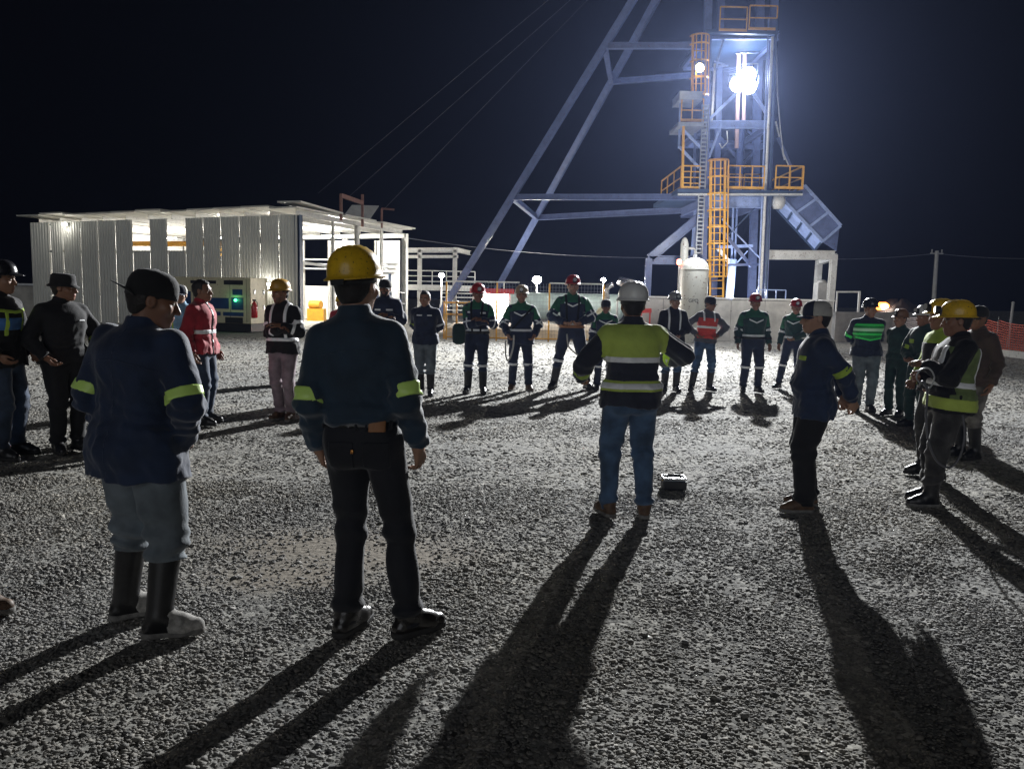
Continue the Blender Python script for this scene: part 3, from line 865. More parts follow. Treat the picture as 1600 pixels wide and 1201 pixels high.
def build_people():
    G = 'mine workers standing in a ring'
    R = Rig
    # ---- left side of the ring
    person('man at the far left edge in a dark jacket with pale lime chest band', 12, 716, 408, -95, R(1.08, ('pocket', 'pocket'), ((-.13, 0, 15), (.12, .03, -10)), head=(12, 2, 0)),
           BLK, DENIMD, WORK, ('helmet', DKH), bands=[('tor', 'reflective_band', chev(1.33, .03, .12, .2), .006, MUTEL), ('tor', 'chest_panel', patch(-.16, .16, 1.17, 1.28), .004, BLUEB),
           *straps(.10, .028, 1.12, 1.34, .007, MUTEL, True), ('fa', 1, .25, .03, TAPE)], seed=2, hem=.84)
    person('man all in black with a round sun hat and hands in his pockets', 106, 706, 429, -125, R(1.14, (((.24, .10, .96), (1, -.7, 0), .6), 'pocket'), ((-.10, 0, 10), (.10, .02, -12)), head=(38, 3, 0)),
           BLK, BLK, WORK, ('bucket', CAPB), skin=SK2, bands=[('tor', 'chest_badge', patch(-.15, -.09, 1.29, 1.31), .006, TAPE), ('fa', 0, .35, .035, MUTEL)], seed=3, hem=.88)
    person('big man at front left in navy jacket, grey jeans and muddy black rubber boots', 226, 983, 421, -22,
           R(1.24, (((.165, .085, .945), (.35, -1, 0), .6), ((.175, .095, .965), (.9, -.6, 0), .6)), ((-.175, .05, -30), (.15, -.05, -50)), lean=3, side=2, head=(-46, 9, 0), shrug=.02), NAVY, DENIMG, RUBM, ('cap_back', CAPB), 'short', SK2,
           bands=[('ua', 0, .86, .052, TAPEL), ('ua', 1, .86, .052, TAPEL), ('ua', 0, .86, .014, TAPE), ('tor', 'piping', lambda q: np.maximum(np.abs(q[:, 2] - 1.40 + .5 * np.abs(q[:, 0] - .03)) - .006, -q[:, 1] - .02),   .007, LB)] + [(*b_, NAVY) for b_ in seams(1.30)],
           vox=NEAR, hem=.765, flare=.010, seed=4, trouser_z=.37, loose=.024, extra=muddy)
    person('man in a pale cap and light blue jacket half hidden behind the big navy jacket', 283, 500, 446, -170, R(.98, ('hang', 'hang')), LB, DENIMD, SHOE, ('cap', CAPN, 'panels'), skin=SK3,
           bands=[*straps(.09, .03, .95, 1.42, .006, MUTEL, True)], seed=5, Y=10.7)
    person('bareheaded man in a red jacket with one white chest band', 318, 663, 438, -98, R(1.12, ('hang', 'hang'), ((-.12, -.02, 8), (.13, .05, -6)), head=(5, 0, 0)), REDC, DENIMD, WORK,
           None, 'short', SK2, bands=[('tor', 'reflective_band', zb(1.13, .05), .006, TAPE)], hem=.86, flare=.02, seed=6, vox=.010, extra=jacket_zip)
    person('man in a yellow helmet and black jacket with white harness bands, arms folded', 449, 657, 437, 168, R(1.02, ('foldL', 'foldR'), ((-.06, .02, 12), (.09, 0, -14)), hips=(.05, 0), head=(-18, 6, 0)),
           BLK, PINKG, WORKB, ('helmet', YEL2), 'crop', SK2, bands=[*straps(.095, .04, 1.05, 1.5, .006, TAPE), ('tor', 'reflective_band', zb(1.035, .045), .006, TAPE)] + arms2(.62, .045, TAPE, 'ua') + arms2(.35, .04, TAPE), hem=.86, seed=7, beard=.5)
    person('slim man in front in a yellow helmet, dark shirt and black jeans, seen from behind', 561, 992, 388, -4,
           R(.94, (((.225, .03, .89), (.2, -1, 0), .55), ((.25, .02, .88), (.2, -1, 0), .6)), ((-.058, -.01, -18), (.232, .0, -48)), side=-4, hips=(.02, 0), head=(-16, 3, 0), twist=3), TEALN, DENIMB, SHOE, ('helmet', YEL, 'knob', 'suspension'), 'short', SK3,
           bands=[('ua', 0, .90, .062, TAPEL), ('ua', 1, .90, .062, TAPEL)] + [(*b_, TEALN) for b_ in seams(1.31, False)], vox=NEAR, tuck=True, seed=8.5, trouser_z=.05, extra=jeans_details)
    person('person in a red top almost hidden behind the yellow helmeted man', 533, 500, 465, 180, R(1.0), REDC, DENIMD, WORK, ('helmet', YEL), seed=9, Y=14.5)
    # ---- far side of the ring
    person('bearded man in a dark cap with folded arms beside the yellow helmet', 602, 500, 437, 178, R(1.1, ('foldL', 'foldR')), NAVYD, DENIMD, WORK, ('cap', CAPB), skin=SK2, beard=1.0, seed=10, Y=12.6,
           bands=[('tor', 'chest_badge', patch(-.14, -.04, 1.28, 1.31), .006, TAPE), ('tor', 'chest_badge', patch(.04, .14, 1.28, 1.31), .006, TAPE), ('fa', 1, .5, .04, MUTEL)])
    person('bareheaded man in navy with grey jeans and short white chest strips', 664, 618, 455, 176, R(1.12, ('back', 'back'), ((-.10, .02, 10), (.07, -.02, -8)), head=(-8, 4, 0)), NAVYD, DENIMG, RUB, None, 'crop', SK1, seed=11,
           bands=[('tor', 'reflective_band', patch(.03, .13, 1.335, 1.36), .006, TAPE), ('tor', 'reflective_band', patch(-.13, -.05, 1.335, 1.36), .006, TAPE), ('ua', 1, .8, .04, MUTEL), ('ua', 0, .8, .04, TAPE)], trouser_z=.36)
    person('man in a red helmet with folded arms and a bag at his hip', 744, 615, 443, 176, R(1.04, ('foldL', 'foldR'), ((-.11, 0, 14), (.14, 0, -10)), head=(14, 8, 0)), NAVYD, NAVYD, RUB, ('helmet', RED, 'lamp'), 'crop', SK2, seed=12,
           bands=coverall(GREEN, .10, vneck=False) + harness(.09) + [('tor', 'reflective_band', patch(-.15, -.06, 1.30, 1.33), .007, TAPE), ('tor', 'reflective_band', patch(.07, .15, 1.31, 1.34), .007, TAPE)], hem=.98, trouser_z=.36, extra=belt_on(MATS['belt_black'], 1.0, .05))
    person('man in a tan helmet with both hands in his pockets and a rope hanging', 812, 611, 446, 181, R(1.06, ('pocket', 'pocket'), ((-.15, 0, 16), (.13, -.02, -14)), head=(-4, 3, 0)), NAVYD, NAVYD, WORKB, ('helmet', TAN, 'lamp'), 'crop', SK1, seed=13,
           bands=coverall(GREEN, .10, 1.28) + harness(.12, True)[2:], hem=.80, beard=.4)
    person('tall man in a red helmet with legs apart and hands on his belt', 890, 608, 431, 180, R(1.06, ('belt', 'belt'), ((-.27, 0, 22), (.25, 0, -26)), head=(6, 2, 0)), NAVYD, NAVYD, RUB, ('helmet', RED, 'lamp'), 'crop', SK3, seed=14,
           bands=coverall(GREEN, .12, 1.31) + harness(.10), hem=.98, trouser_z=.34, beard=.4, extra=belt_on(MATS['leather'], 1.0, .05))
    person('man in a dark cap peeking out behind the speaker in the lime vest', 946, 500, 468, 176, R(1.0, ('hang', 'hang'), head=(0, 4, 0)), NAVYD, NAVYD, WORK, ('cap', CAPB), skin=SK2, seed=15, Y=13.6, bands=coverall(GREEN, .10))
    # ---- the speaker
    person('speaker in a white helmet and lime backed jacket gesturing with both arms', 978, 809, 441, 6,
           R(1.14, (((.31, .22, 1.06), (.8, -.6, -.5), .5), ((.28, .25, 1.19), (1, -.5, -.25), .6)), ((-.135, .02, 16), (.135, -.02, -14)), lean=1, head=(-4, 6, 0)), SPKJ, DENIM, WORKB, ('helmet', WHT, 'suspension'), 'short', SK2,
           bands=[('tor', 'lime_panel', lambda q: np.maximum(1.225 - q[:, 2], q[:, 2] - 1.475), .0035, LIME), ('tor', 'reflective_band', zb(1.215, .045), .007, TAPE), ('tor', 'lime_band', zb(1.02, .085), .0035, LIME),
                  ('tor', 'reflective_band', zb(1.02, .045), .007, TAPE)] + arms2(.5, .085, MUTEL) + arms2(.5, .05, TAPE), vox=.0085, hem=.86, seed=16)
    # ---- right of the speaker
    person('man in a shiny grey helmet and black jacket with white shoulder straps', 1047, 612, 456, 182, R(1.08, ('front', 'front'), ((-.10, 0, 10), (.11, 0, -10)), head=(8, 5, 0)), BLK, DENIM, RUB, ('helmet', GRY, 'lamp'), 'crop', SK1, seed=17,
           bands=[*straps(.10, .035, 1.1, 1.5, .006, TAPE)], hem=.86, trouser_z=.33)
    person('man in a red vest over a grey hoodie with hands on his hips', 1104, 611, 463, 186, R(.98, ('hips', 'hips'), ((-.05, 0, 18), (.30, .02, -28)), hips=(.07, 0), side=-3, head=(26, 4, 0)), GREYH, DENIM, RUB, ('cap', CAPB), 'short', SK2, seed=18,
           bands=[('tor', 'safety_vest', lambda q: np.maximum(np.maximum(.98 - q[:, 2], q[:, 2] - 1.36), np.abs(q[:, 0]) - .19), .004, REDV), ('tor', 'reflective_band', zb(1.19, .045), .008, TAPE), *straps(.10, .035, 1.3, 1.47, .008, TAPE)], hem=.90, trouser_z=.33)
    person('stout man in a red helmet and dark green coverall with white knee bands', 1172, 613, 459, 181, R(1.15, ('hang', 'hang'), ((-.13, 0, 14), (.14, 0, -14)), head=(-4, 3, 0)), GREEND, NAVYD, WORK, ('helmet', RED, 'lamp'), 'crop', SK2, seed=19,
           bands=coverall(GREEN, .10, 1.27), hem=.99, extra=belt_on(MATS['belt_black'], .99, .045))
    person('man in a red helmet stepping aside behind the man in the trucker cap', 1238, 608, 467, 150, R(1.0, ('front', 'hang'), ((-.10, 0, 10), (.26, .06, -20)), hips=(.03, 0), head=(20, 6, 0)), GREEND, NAVYD, WORK, ('helmet', RED, 'lamp'), 'crop', SK2, seed=20,
           bands=coverall(GREEN, .10, 1.3), hem=.98)
    person('man in a two tone trucker cap and navy jacket, hands behind his back', 1261, 798, 470, 82, R(1.06, (((.06, -.29, .95), (.6, -1, 0), .7), ((.03, -.24, .97), (.6, -1, 0), .7)), ((-.11, .05, 6), (.12, -.03, -8)), head=(6, 3, 0), belly=.035), NAVY, BLK, WORKB, ('cap', CAPN, 'panels'), 'short', SK3,
           bands=[('ua', 0, .88, .058, MUTEL), ('ua', 1, .88, .058, MUTEL), ('tor', 'chest_badge', patch(-.15, -.05, 1.27, 1.31), .006, MUTEL)] + [(*b_, NAVY) for b_ in seams(1.30)], vox=NEAR, hem=.80, flare=.02, seed=21, loose=.034)
    person('man in a dark helmet, green light painted on chest and bands, and grey jeans', 1347, 643, 466, 172, R(1.18, ('back', 'back'), ((-.10, 0, 10), (.10, 0, -12)), head=(10, 3, 0)), NAVYD, DENIMG, WORK, ('helmet', DKH), 'crop', SK1, seed=22,
           bands=[('tor', 'green_lit_panel', lambda q: np.maximum(1.15 - q[:, 2], q[:, 2] - 1.40), .0035, GREENLIT), ('tor', 'reflective_band', zb(1.30, .05), .008, TAPEP), ('tor', 'reflective_band', zb(1.375, .03), .006, TAPEG), ('tor', 'reflective_band', zb(1.23, .035), .006, TAPEG), ('tor', 'reflective_band', chev(1.14, .03, .2, .2), .006, TAPEG)] + arms2(.8, .05, TAPEG, 'ua'), hem=.88, flare=.02)  # green light on him is painted into panel and tape colours
    person('shorter man in plain dark green, first of the right hand row', 1397, 650, 486, 128, R(1.0, ('back', 'back'), ((-.10, 0, 8), (.10, 0, -8)), head=(-6, 3, 0)), GREEND, GREEND, WORK, ('helmet', BRN, 'lamp'), 'crop', SK1, seed=23, hem=.96)
    person('man in a white helmet and dark green coverall with one lime sleeve band', 1432, 669, 477, 112, R(1.04, ('front', 'front'), ((-.12, 0, 8), (.14, 0, -10)), head=(0, 3, 0)), GREEND, GREEND, WORK, ('helmet', WHT, 'lamp'), 'crop', SK2, seed=24, hem=.96,
           bands=[('ua', 0, .8, .06, MUTEL), ('ua', 1, .8, .06, MUTEL), ('tor', 'chest_badge', patch(.03, .15, 1.24, 1.30), .006, MUTEL)])
    person('man in a yellow helmet with lime collar standing close behind the hose carrier', 1474, 500, 468, 95, R(1.0, ('pocket', 'pocket'), head=(4, 4, 0)), MUTEL, OLIVE, WORK, ('helmet', YEL, 'lamp'), 'crop', SK2, seed=25, Y=7.3,
           bands=[('tor', 'coat_front', lambda q: np.maximum(q[:, 2] - 1.36, -.5 + 0 * q[:, 2]), .004, BLK)])
    person('hose carrier in a scuffed yellow helmet, black jacket and lime vest', 1470, 791, 469, 78, R(1.19, lean=-4, arms=('foldL', ((.02, .24, 1.10), (.7, -.3, -.6), .9)), feet=((-.10, .12, 8), (.13, .06, -4)), head=(2, 10, 0), belly=.02), BLK, OLIVE, RUBM, ('helmet', YEL, 'lamp', 'sticker'), 'short', SK2, seed=26,
           bands=[('tor', 'safety_vest', lambda q: np.maximum(np.maximum(.86 - q[:, 2], q[:, 2] - 1.40), np.maximum(np.abs(q[:, 0]) - .24, q[:, 1] - .075 + .25 * (1.2 - q[:, 2]) * (q[:, 2] > 1.0))), .004, OLV), ('tor', 'reflective_band', zb(1.08, .05), .008, TAPE),
                  *straps(.13, .045, 1.08, 1.40, .008, TAPE), ('tor', 'lime_hem', zb(.915, .10), .0075, LIME)], vox=.008, hem=.84, flare=.025, trouser_z=.17)
    person('man in a brown jacket with an orange vest edge at the far right', 1512, 716, 478, 104, R(1.08, ('hang', 'pocket'), ((-.10, 0, 8), (.12, 0, -8)), head=(8, 4, 0)), BROWN, CAMO, RUB, ('cap', CAPB), 'crop', SK2, seed=27,
           bands=[('tor', 'safety_vest', lambda q: np.maximum(np.maximum(.90 - q[:, 2], q[:, 2] - 1.38), q[:, 1] + .02), .004, ORV)], trouser_z=.36)
    person('person just outside the left edge with only a brown boot tip in view', -62, 978, 430, -88, R(1.0, ('back', 'back'), ((-.12, -.02, 4), (.12, .05, -4))), NAVYD, DENIMD, WORKB, None, 'short', SK1, seed=28, height=1.72, vox=.012)
    print('people built in %.1f s' % (_time.time() - _t0))
# ------------------------------------------------------------------ the site
BLUE = paint('blue_steel', (.12, .155, .29), .36, var=.18, rust=.15)
BLUEL = paint('pale_blue_steel', (.30, .38, .62), .40, var=.15, rust=.1)
TEALST = paint('dark_teal_steel', (.035, .06, .11), .45)
WSTEEL = paint('white_steel', (.62, .61, .57), .45, var=.12, rust=.2)
YST = paint('yellow_steel', (.72, .36, .03), .45, var=.15, rust=.1)
GALV = paint('galvanised', (.42, .43, .44), .4, .6, var=.2)
PIPEP = paint('pinkish_pipe', (.55, .34, .28), .5)
RUSTY = paint('primer_red_steel', (.20, .095, .07), .6, rust=.3)
CREAM = paint('cream_cabinet', (.62, .56, .38), .45, var=.08, rust=.05)
CABB = paint('cabinet_blue', (.020, .055, .16), .4)
CABD = paint('cabinet_dark', (.015, .015, .018), .5)
EXTR = paint('extinguisher_red', (.55, .025, .03), .25, coat=.4)
TANKW = paint('tank_cream', (.60, .59, .52), .42, var=.07, rust=.12, scale=1.2)
TANKG = paint('tank_pale_green', (.42, .50, .44), .5, var=.15)
CONC = paint('cast_concrete', (.42, .40, .36), .9, var=.22, scale=1.6, bump=.3)
CORR = paint('white_sheet_metal', (.66, .66, .61), .42, .0, var=.07, scale=.8, bump=.02)
ROOFS = paint('roof_sheet', (.58, .57, .52), .45, .1, var=.12)
INW = paint('interior_white', (.80, .80, .77), .6, var=.05)
SILV = paint('silver_lagging', (.75, .75, .76), .22, .9, var=.1, bump=.5, scale=8)
NETO = paint('orange_net', (.50, .10, .055), .6)
NETW = paint('white_net', (.65, .55, .52), .6)
POLEG = paint('concrete_pole', (.36, .35, .33), .85)
WIRE = paint('wire_grey', (.22, .22, .24), .5)
CABLEG = paint('rope_dark', (.10, .10, .11), .6)
CABLE = paint('cable_black', (.02, .02, .02), .5)
SAND = paint('sandy_concrete', (.48, .38, .25), .9, var=.2)
LAMPW = glow('lamp_white', (1.0, .97, .92), 90)
LAMPM = glow('lamp_main', (.96, .98, 1.0), 220)
LAMPY = glow('lamp_warm', (1.0, .80, .45), 120)
LAMPO = glow('lamp_orange', (1.0, .26, .03), 9)
LEDG = glow('led_green', (.05, 1.0, .28), 7)
LAMPR = glow('lamp_red', (1.0, .12, .05), 12)

def A(p): return at(*p) if len(p) == 3 else np.asarray(p)

def lamp(name, loc, power, kind='POINT', col=(1, .97, .92), rad=.12, target=None, spot=150, blend=1.0):
    l = D.lights.new(name, kind); l.energy = power; l.color = col; l.shadow_soft_size = rad
    o = D.objects.new(name, l); COL.objects.link(o); o.location = tuple(loc)
    if kind == 'SPOT':
        l.spot_size = math.radians(spot); l.spot_blend = blend
    if target is not None:
        o.rotation_euler = (Vector(target) - Vector(tuple(loc))).to_track_quat('-Z', 'Y').to_euler()
    return o

# ---------------- ground and gravel
def build_ground():
    t = NT('ground_gravel'); p = t.p
    tc = t.add('ShaderNodeTexCoord')
    v = t.add('ShaderNodeTexVoronoi', Scale=26.0); v2 = t.add('ShaderNodeTexVoronoi', Scale=9.0)
    n = t.add('ShaderNodeTexNoise', Scale=.35, Detail=6.0, Roughness=.6); n2 = t.add('ShaderNodeTexNoise', Scale=14.0, Detail=6.0, Roughness=.7)
    for k in (v, v2, n, n2): t.ln(tc.outputs['Object'], k.inputs['Vector'])
    mx = t.add('ShaderNodeMix', data_type='RGBA')
    mr = t.add('ShaderNodeMapRange'); mr.inputs[1].default_value = .4; mr.inputs[2].default_value = .62
    t.ln(n.outputs['Fac'], mr.inputs[0]); t.ln(mr.outputs[0], mx.inputs[0])
    mx.inputs[6].default_value = (.185, .184, .172, 1); mx.inputs[7].default_value = (.235, .225, .195, 1)
    m2 = t.add('ShaderNodeMix', data_type='RGBA', blend_type='OVERLAY'); m2.inputs[0].default_value = .75
    t.ln(mx.outputs[2], m2.inputs[6])
    sp = t.add('ShaderNodeSeparateColor'); t.ln(v.outputs['Color'], sp.inputs[0])
    cb = t.add('ShaderNodeCombineColor')
    for i in range(3): t.ln(sp.outputs[0], cb.inputs[i])
    t.ln(cb.outputs[0], m2.inputs[7]); out = m2.outputs[2]
    for c, (rx, ry) in DIRT[:3]:                                       # bare tan earth where the gravel has been kicked away
        mp = t.add('ShaderNodeMapping'); mp.vector_type = 'TEXTURE'; mp.inputs['Location'].default_value = (c[0], c[1], 0); mp.inputs['Scale'].default_value = (rx * 1.5, ry * 1.5, 5)
        t.ln(tc.outputs['Object'], mp.inputs['Vector']); ln_ = t.add('ShaderNodeVectorMath', operation='LENGTH'); t.ln(mp.outputs[0], ln_.inputs[0])
        ns = t.add('ShaderNodeMath', operation='MULTIPLY_ADD'); t.ln(n2.outputs['Fac'], ns.inputs[0]); ns.inputs[1].default_value = .9; t.ln(ln_.outputs['Value'], ns.inputs[2])
        r_ = t.add('ShaderNodeMapRange'); r_.inputs[1].default_value = .8; r_.inputs[2].default_value = 1.5; r_.inputs[3].default_value = 1; r_.inputs[4].default_value = 0
        t.ln(ns.outputs[0], r_.inputs[0]); mm = t.add('ShaderNodeMix', data_type='RGBA'); t.ln(r_.outputs[0], mm.inputs[0]); t.ln(out, mm.inputs[6]); mm.inputs[7].default_value = (.205, .178, .140, 1); out = mm.outputs[2]
    t.ln(out, p.inputs['Base Color'])
    p.inputs['Roughness'].default_value = .95
    ad = t.add('ShaderNodeMath', operation='MULTIPLY_ADD'); t.ln(v.outputs['Distance'], ad.inputs[0]); ad.inputs[1].default_value = -.6; t.ln(n2.outputs['Fac'], ad.inputs[2])
    b = t.add('ShaderNodeBump', Strength=.5, Distance=.02); t.ln(ad.outputs[0], b.inputs['Height']); t.ln(b.outputs['Normal'], p.inputs['Normal'])
    # one sheet, finer near the camera, gently uneven
    xs = np.concatenate([np.linspace(-118, -30, 12)[:-1], np.linspace(-30, 30, 161), np.linspace(30, 118, 12)[1:]])
    ys = np.concatenate([np.linspace(-38, -2, 6)[:-1], np.linspace(-2, 40, 141), np.linspace(40, 158, 14)[1:]])
    X, Y = np.meshgrid(xs, ys, indexing='ij'); Z = ground_z(X, Y)
    nx, ny = X.shape; i = np.arange(nx * ny).reshape(nx, ny)
    Q = np.stack([i[:-1, :-1], i[1:, :-1], i[1:, 1:], i[:-1, 1:]], -1).reshape(-1, 4)
    g = link('ground', np_mesh('ground', np.stack([X, Y, Z], -1).reshape(-1, 3), Q), t.m); tag(g, kind='structure')

def ground_z(X, Y):
    P = np.stack([np.ravel(X), np.ravel(Y), 0 * np.ravel(X)], -1)
    return (.010 * wr(P, 1.7, 1.0) + .006 * wr(P, 4.1, 2.0)).reshape(np.shape(X)) * (np.abs(X) < 30) * (Y < 28)

DIRT = [(on_ground(505, 850), (.75, .35)), (on_ground(455, 900), (.5, .25)), (on_ground(620, 870), (.5, .22)), (on_ground(1130, 700), (.7, .5)), (on_ground(820, 700), (.6, .4))]

def track(x, y):
    """two wheel tracks pressed into the gravel in a wide bend"""
    c = 8.6 + .22 * x - .012 * x * x + .15 * np.sin(x * .7)
    return (np.abs(y - c) < .17) | (np.abs(y - c - 1.65) < .17)

def build_gravel():
    ico_v = []; ph = (1 + 5 ** .5) / 2
    for a in (-1, 1):
        for b in (-ph, ph): ico_v += [(0, a, b), (a, b, 0), (b, 0, a)]
    bm = bmesh.new(); bmesh.ops.create_icosphere(bm, subdivisions=1, radius=1.0)
    V0 = np.array([v.co[:] for v in bm.verts]); F0 = np.array([[v.index for v in f.verts] for f in bm.faces]); bm.free()
    shapes = []
    for k in range(14):
        v = V0 * (1 + rng.normal(0, .17, (len(V0), 1))) + rng.normal(0, .09, V0.shape); shapes.append(v)
    shapes = np.array(shapes)
    pts = []; rad = []
    for y0, y1, dens, r in ((1.7, 4.2, 6600, .0084), (4.2, 6.6, 3900, .0100), (6.6, 10.5, 1300, .0135), (10.5, 16.5, 320, .019), (16.5, 26, 80, .026)):
        hw = .68 * y1 + 1.7
        nn = int((y1 - y0) * 2 * hw * dens)
        x = rng.uniform(-hw, hw, nn); y = rng.uniform(y0, y1, nn)
        ok = np.abs(x) < .68 * y + 1.7
        x, y = x[ok], y[ok]
        P = np.stack([x, y, 0 * x], -1)
        keep = rng.uniform(0, 1, len(x)) < np.clip(.93 + .35 * wr(P, 1.1, 3.0), .35, 1)
        for c, (rx, ry) in DIRT:
            m = np.exp(-((x - c[0]) / rx) ** 2 - ((y - c[1]) / ry) ** 2)
            keep &= rng.uniform(0, 1, len(x)) > .9 * m
        x, y = x[keep], y[keep]
        pts.append(np.stack([x, y], -1)); rad.append(r * np.exp(rng.normal(-.05, .33, len(x))))
    P = np.concatenate(pts); r = np.clip(np.concatenate(rad), .004, .06); n = len(P)
    sc = np.stack([r, r * rng.uniform(.62, 1, n), r * rng.uniform(.26, .55, n)], -1)
    sc[:, 2] *= np.where(P[:, 1] > 6.6, .60, .92) * np.where(track(P[:, 0], P[:, 1]), .45, 1)
    V = shapes[rng.integers(0, len(shapes), n)] * sc[:, None, :]
    tl = rng.normal(0, .22, (n, 2)); yw = rng.uniform(0, 6.283, n)
    c, s = np.cos(tl[:, 0])[:, None], np.sin(tl[:, 0])[:, None]
    V = np.stack([V[..., 0], c * V[..., 1] - s * V[..., 2], s * V[..., 1] + c * V[..., 2]], -1)
    c, s = np.cos(tl[:, 1])[:, None], np.sin(tl[:, 1])[:, None]
    V = np.stack([c * V[..., 0] + s * V[..., 2], V[..., 1], -s * V[..., 0] + c * V[..., 2]], -1)
    c, s = np.cos(yw)[:, None], np.sin(yw)[:, None]
    V = np.stack([c * V[..., 0] - s * V[..., 1], s * V[..., 0] + c * V[..., 1], V[..., 2]], -1)
    z = ground_z(P[:, 0], P[:, 1])
    V = V + np.stack([P[:, 0], P[:, 1], z + sc[:, 2] * rng.uniform(-.10, .55, n)], -1)[:, None, :]
    T = (F0[None] + (np.arange(n) * len(V0))[:, None, None]).reshape(-1, 3)
    me = np_mesh('gravel', V.reshape(-1, 3), None, T, smooth=True)
    shade = np.repeat(np.clip(rng.normal(.5, .23, n), .05, 1), len(V0)).astype(np.float32)
    a = me.attributes.new('shade', 'FLOAT', 'POINT'); a.data.foreach_set('value', shade)
    t = NT('gravel_stone'); p = t.p
    at_ = t.add('ShaderNodeAttribute', attribute_name='shade')
    cr = t.add('ShaderNodeValToRGB'); e = cr.color_ramp.elements
    e[0].position = 0; e[0].color = (.12, .12, .122, 1); e[1].position = 1; e[1].color = (.36, .35, .33, 1)
    x = e.new(.35); x.color = (.175, .17, .163, 1); x = e.new(.62); x.color = (.222, .214, .198, 1); x = e.new(.8); x.color = (.265, .248, .225, 1)
    tc = t.add('ShaderNodeTexCoord'); n2 = t.add('ShaderNodeTexNoise', Scale=160.0, Detail=4.0); t.ln(tc.outputs['Object'], n2.inputs['Vector'])
    n3 = t.add('ShaderNodeTexNoise', Scale=.4, Detail=3.0); t.ln(tc.outputs['Object'], n3.inputs['Vector'])
    t.ln(at_.outputs['Fac'], cr.inputs[0])
    mx = t.add('ShaderNodeMix', data_type='RGBA', blend_type='MULTIPLY'); mr = t.add('ShaderNodeMapRange')
    mr.inputs[1].default_value = .4; mr.inputs[2].default_value = .65; t.ln(n3.outputs['Fac'], mr.inputs[0]); t.ln(mr.outputs[0], mx.inputs[0])
    t.ln(cr.outputs['Color'], mx.inputs[6]); mx.inputs[7].default_value = (1.0, .955, .84, 1)
    n4 = t.add('ShaderNodeTexNoise', Scale=.55, Detail=5.0, Roughness=.65); t.ln(tc.outputs['Object'], n4.inputs['Vector'])
    m4 = t.add('ShaderNodeMapRange'); m4.inputs[1].default_value = .36; m4.inputs[2].default_value = .60; m4.inputs[3].default_value = .62; m4.inputs[4].default_value = 1.08
    t.ln(n4.outputs['Fac'], m4.inputs[0]); vm = t.add('ShaderNodeVectorMath', operation='SCALE'); t.ln(mx.outputs[2], vm.inputs[0]); t.ln(m4.outputs[0], vm.inputs['Scale'])
    t.ln(vm.outputs[0], p.inputs['Base Color']); p.inputs['Roughness'].default_value = .85
    b = t.add('ShaderNodeBump', Strength=.35, Distance=.006); t.ln(n2.outputs['Fac'], b.inputs['Height']); t.ln(b.outputs['Normal'], p.inputs['Normal'])
    o = link('gravel', me, t.m); tag(o, 'loose grey crushed gravel covering the yard', kind='stuff')
    print('gravel stones', n)

# ---------------- railings and ladders
def railing(name, p, q, h, mat, parent, n=2, r=.026, kick=True, mid=1):
    """post and rail panel between two base points (world)"""
    m = MB(); p = np.asarray(p, float); q = np.asarray(q, float); up = np.array([0, 0, h])
    for i in range(n):
        a = p + (q - p) * i / (n - 1); m.bar(a, a + up, r * 1.7)
    m.bar(p + up, q + up, r * 1.8)
    for k in range(mid): m.bar(p + up * (k + 1) / (mid + 1), q + up * (k + 1) / (mid + 1), r * 1.4)
    if kick: m.bar(p + [0, 0, .05], q + [0, 0, .05], .02, .10)
    return m.build(name, mat, parent)

def caged_ladder(p, q, w, parent, mat, cage_from=.0, out=(0, -1, 0)):
    p = np.asarray(p, float); q = np.asarray(q, float); d = nrm(q - p); o = nrm(np.asarray(out) - d * (np.asarray(out) @ d)); x = np.cross(d, o)
    L = np.linalg.norm(q - p); m = MB()
    for s in (-1, 1): m.bar(p + x * s * w / 2, q + x * s * w / 2, .06, .05, o)
    k = 0.15
    while k < L: m.bar(p + d * k - x * w / 2, p + d * k + x * w / 2, .032); k += .30
    la = m.build('ladder', mat, parent)
    m = MB(); R_ = w * .78
    hoops = []; k = cage_from
    while k < L - .02: hoops.append(k); k += .62
    hoops.append(L - .03)
    angs = [math.radians(a) for a in (-90, -62, -31, 0, 31, 62, 90)]
    for k in hoops:
        pts = [p + d * k + x * (math.sin(a) * R_) + o * (.02 + max(0, math.cos(a)) * R_ * .95) for a in angs]
        for a, b in zip(pts[:-1], pts[1:]): m.bar(a, b, .02, .06, d)
    for a in angs[1:-1]:
        e = x * (math.sin(a) * R_) + o * (.02 + max(0, math.cos(a)) * R_ * .95)
        m.bar(p + d * hoops[0] + e, p + d * hoops[-1] + e, .045, .018, o)
    m.build('ladder_cage', mat, parent)

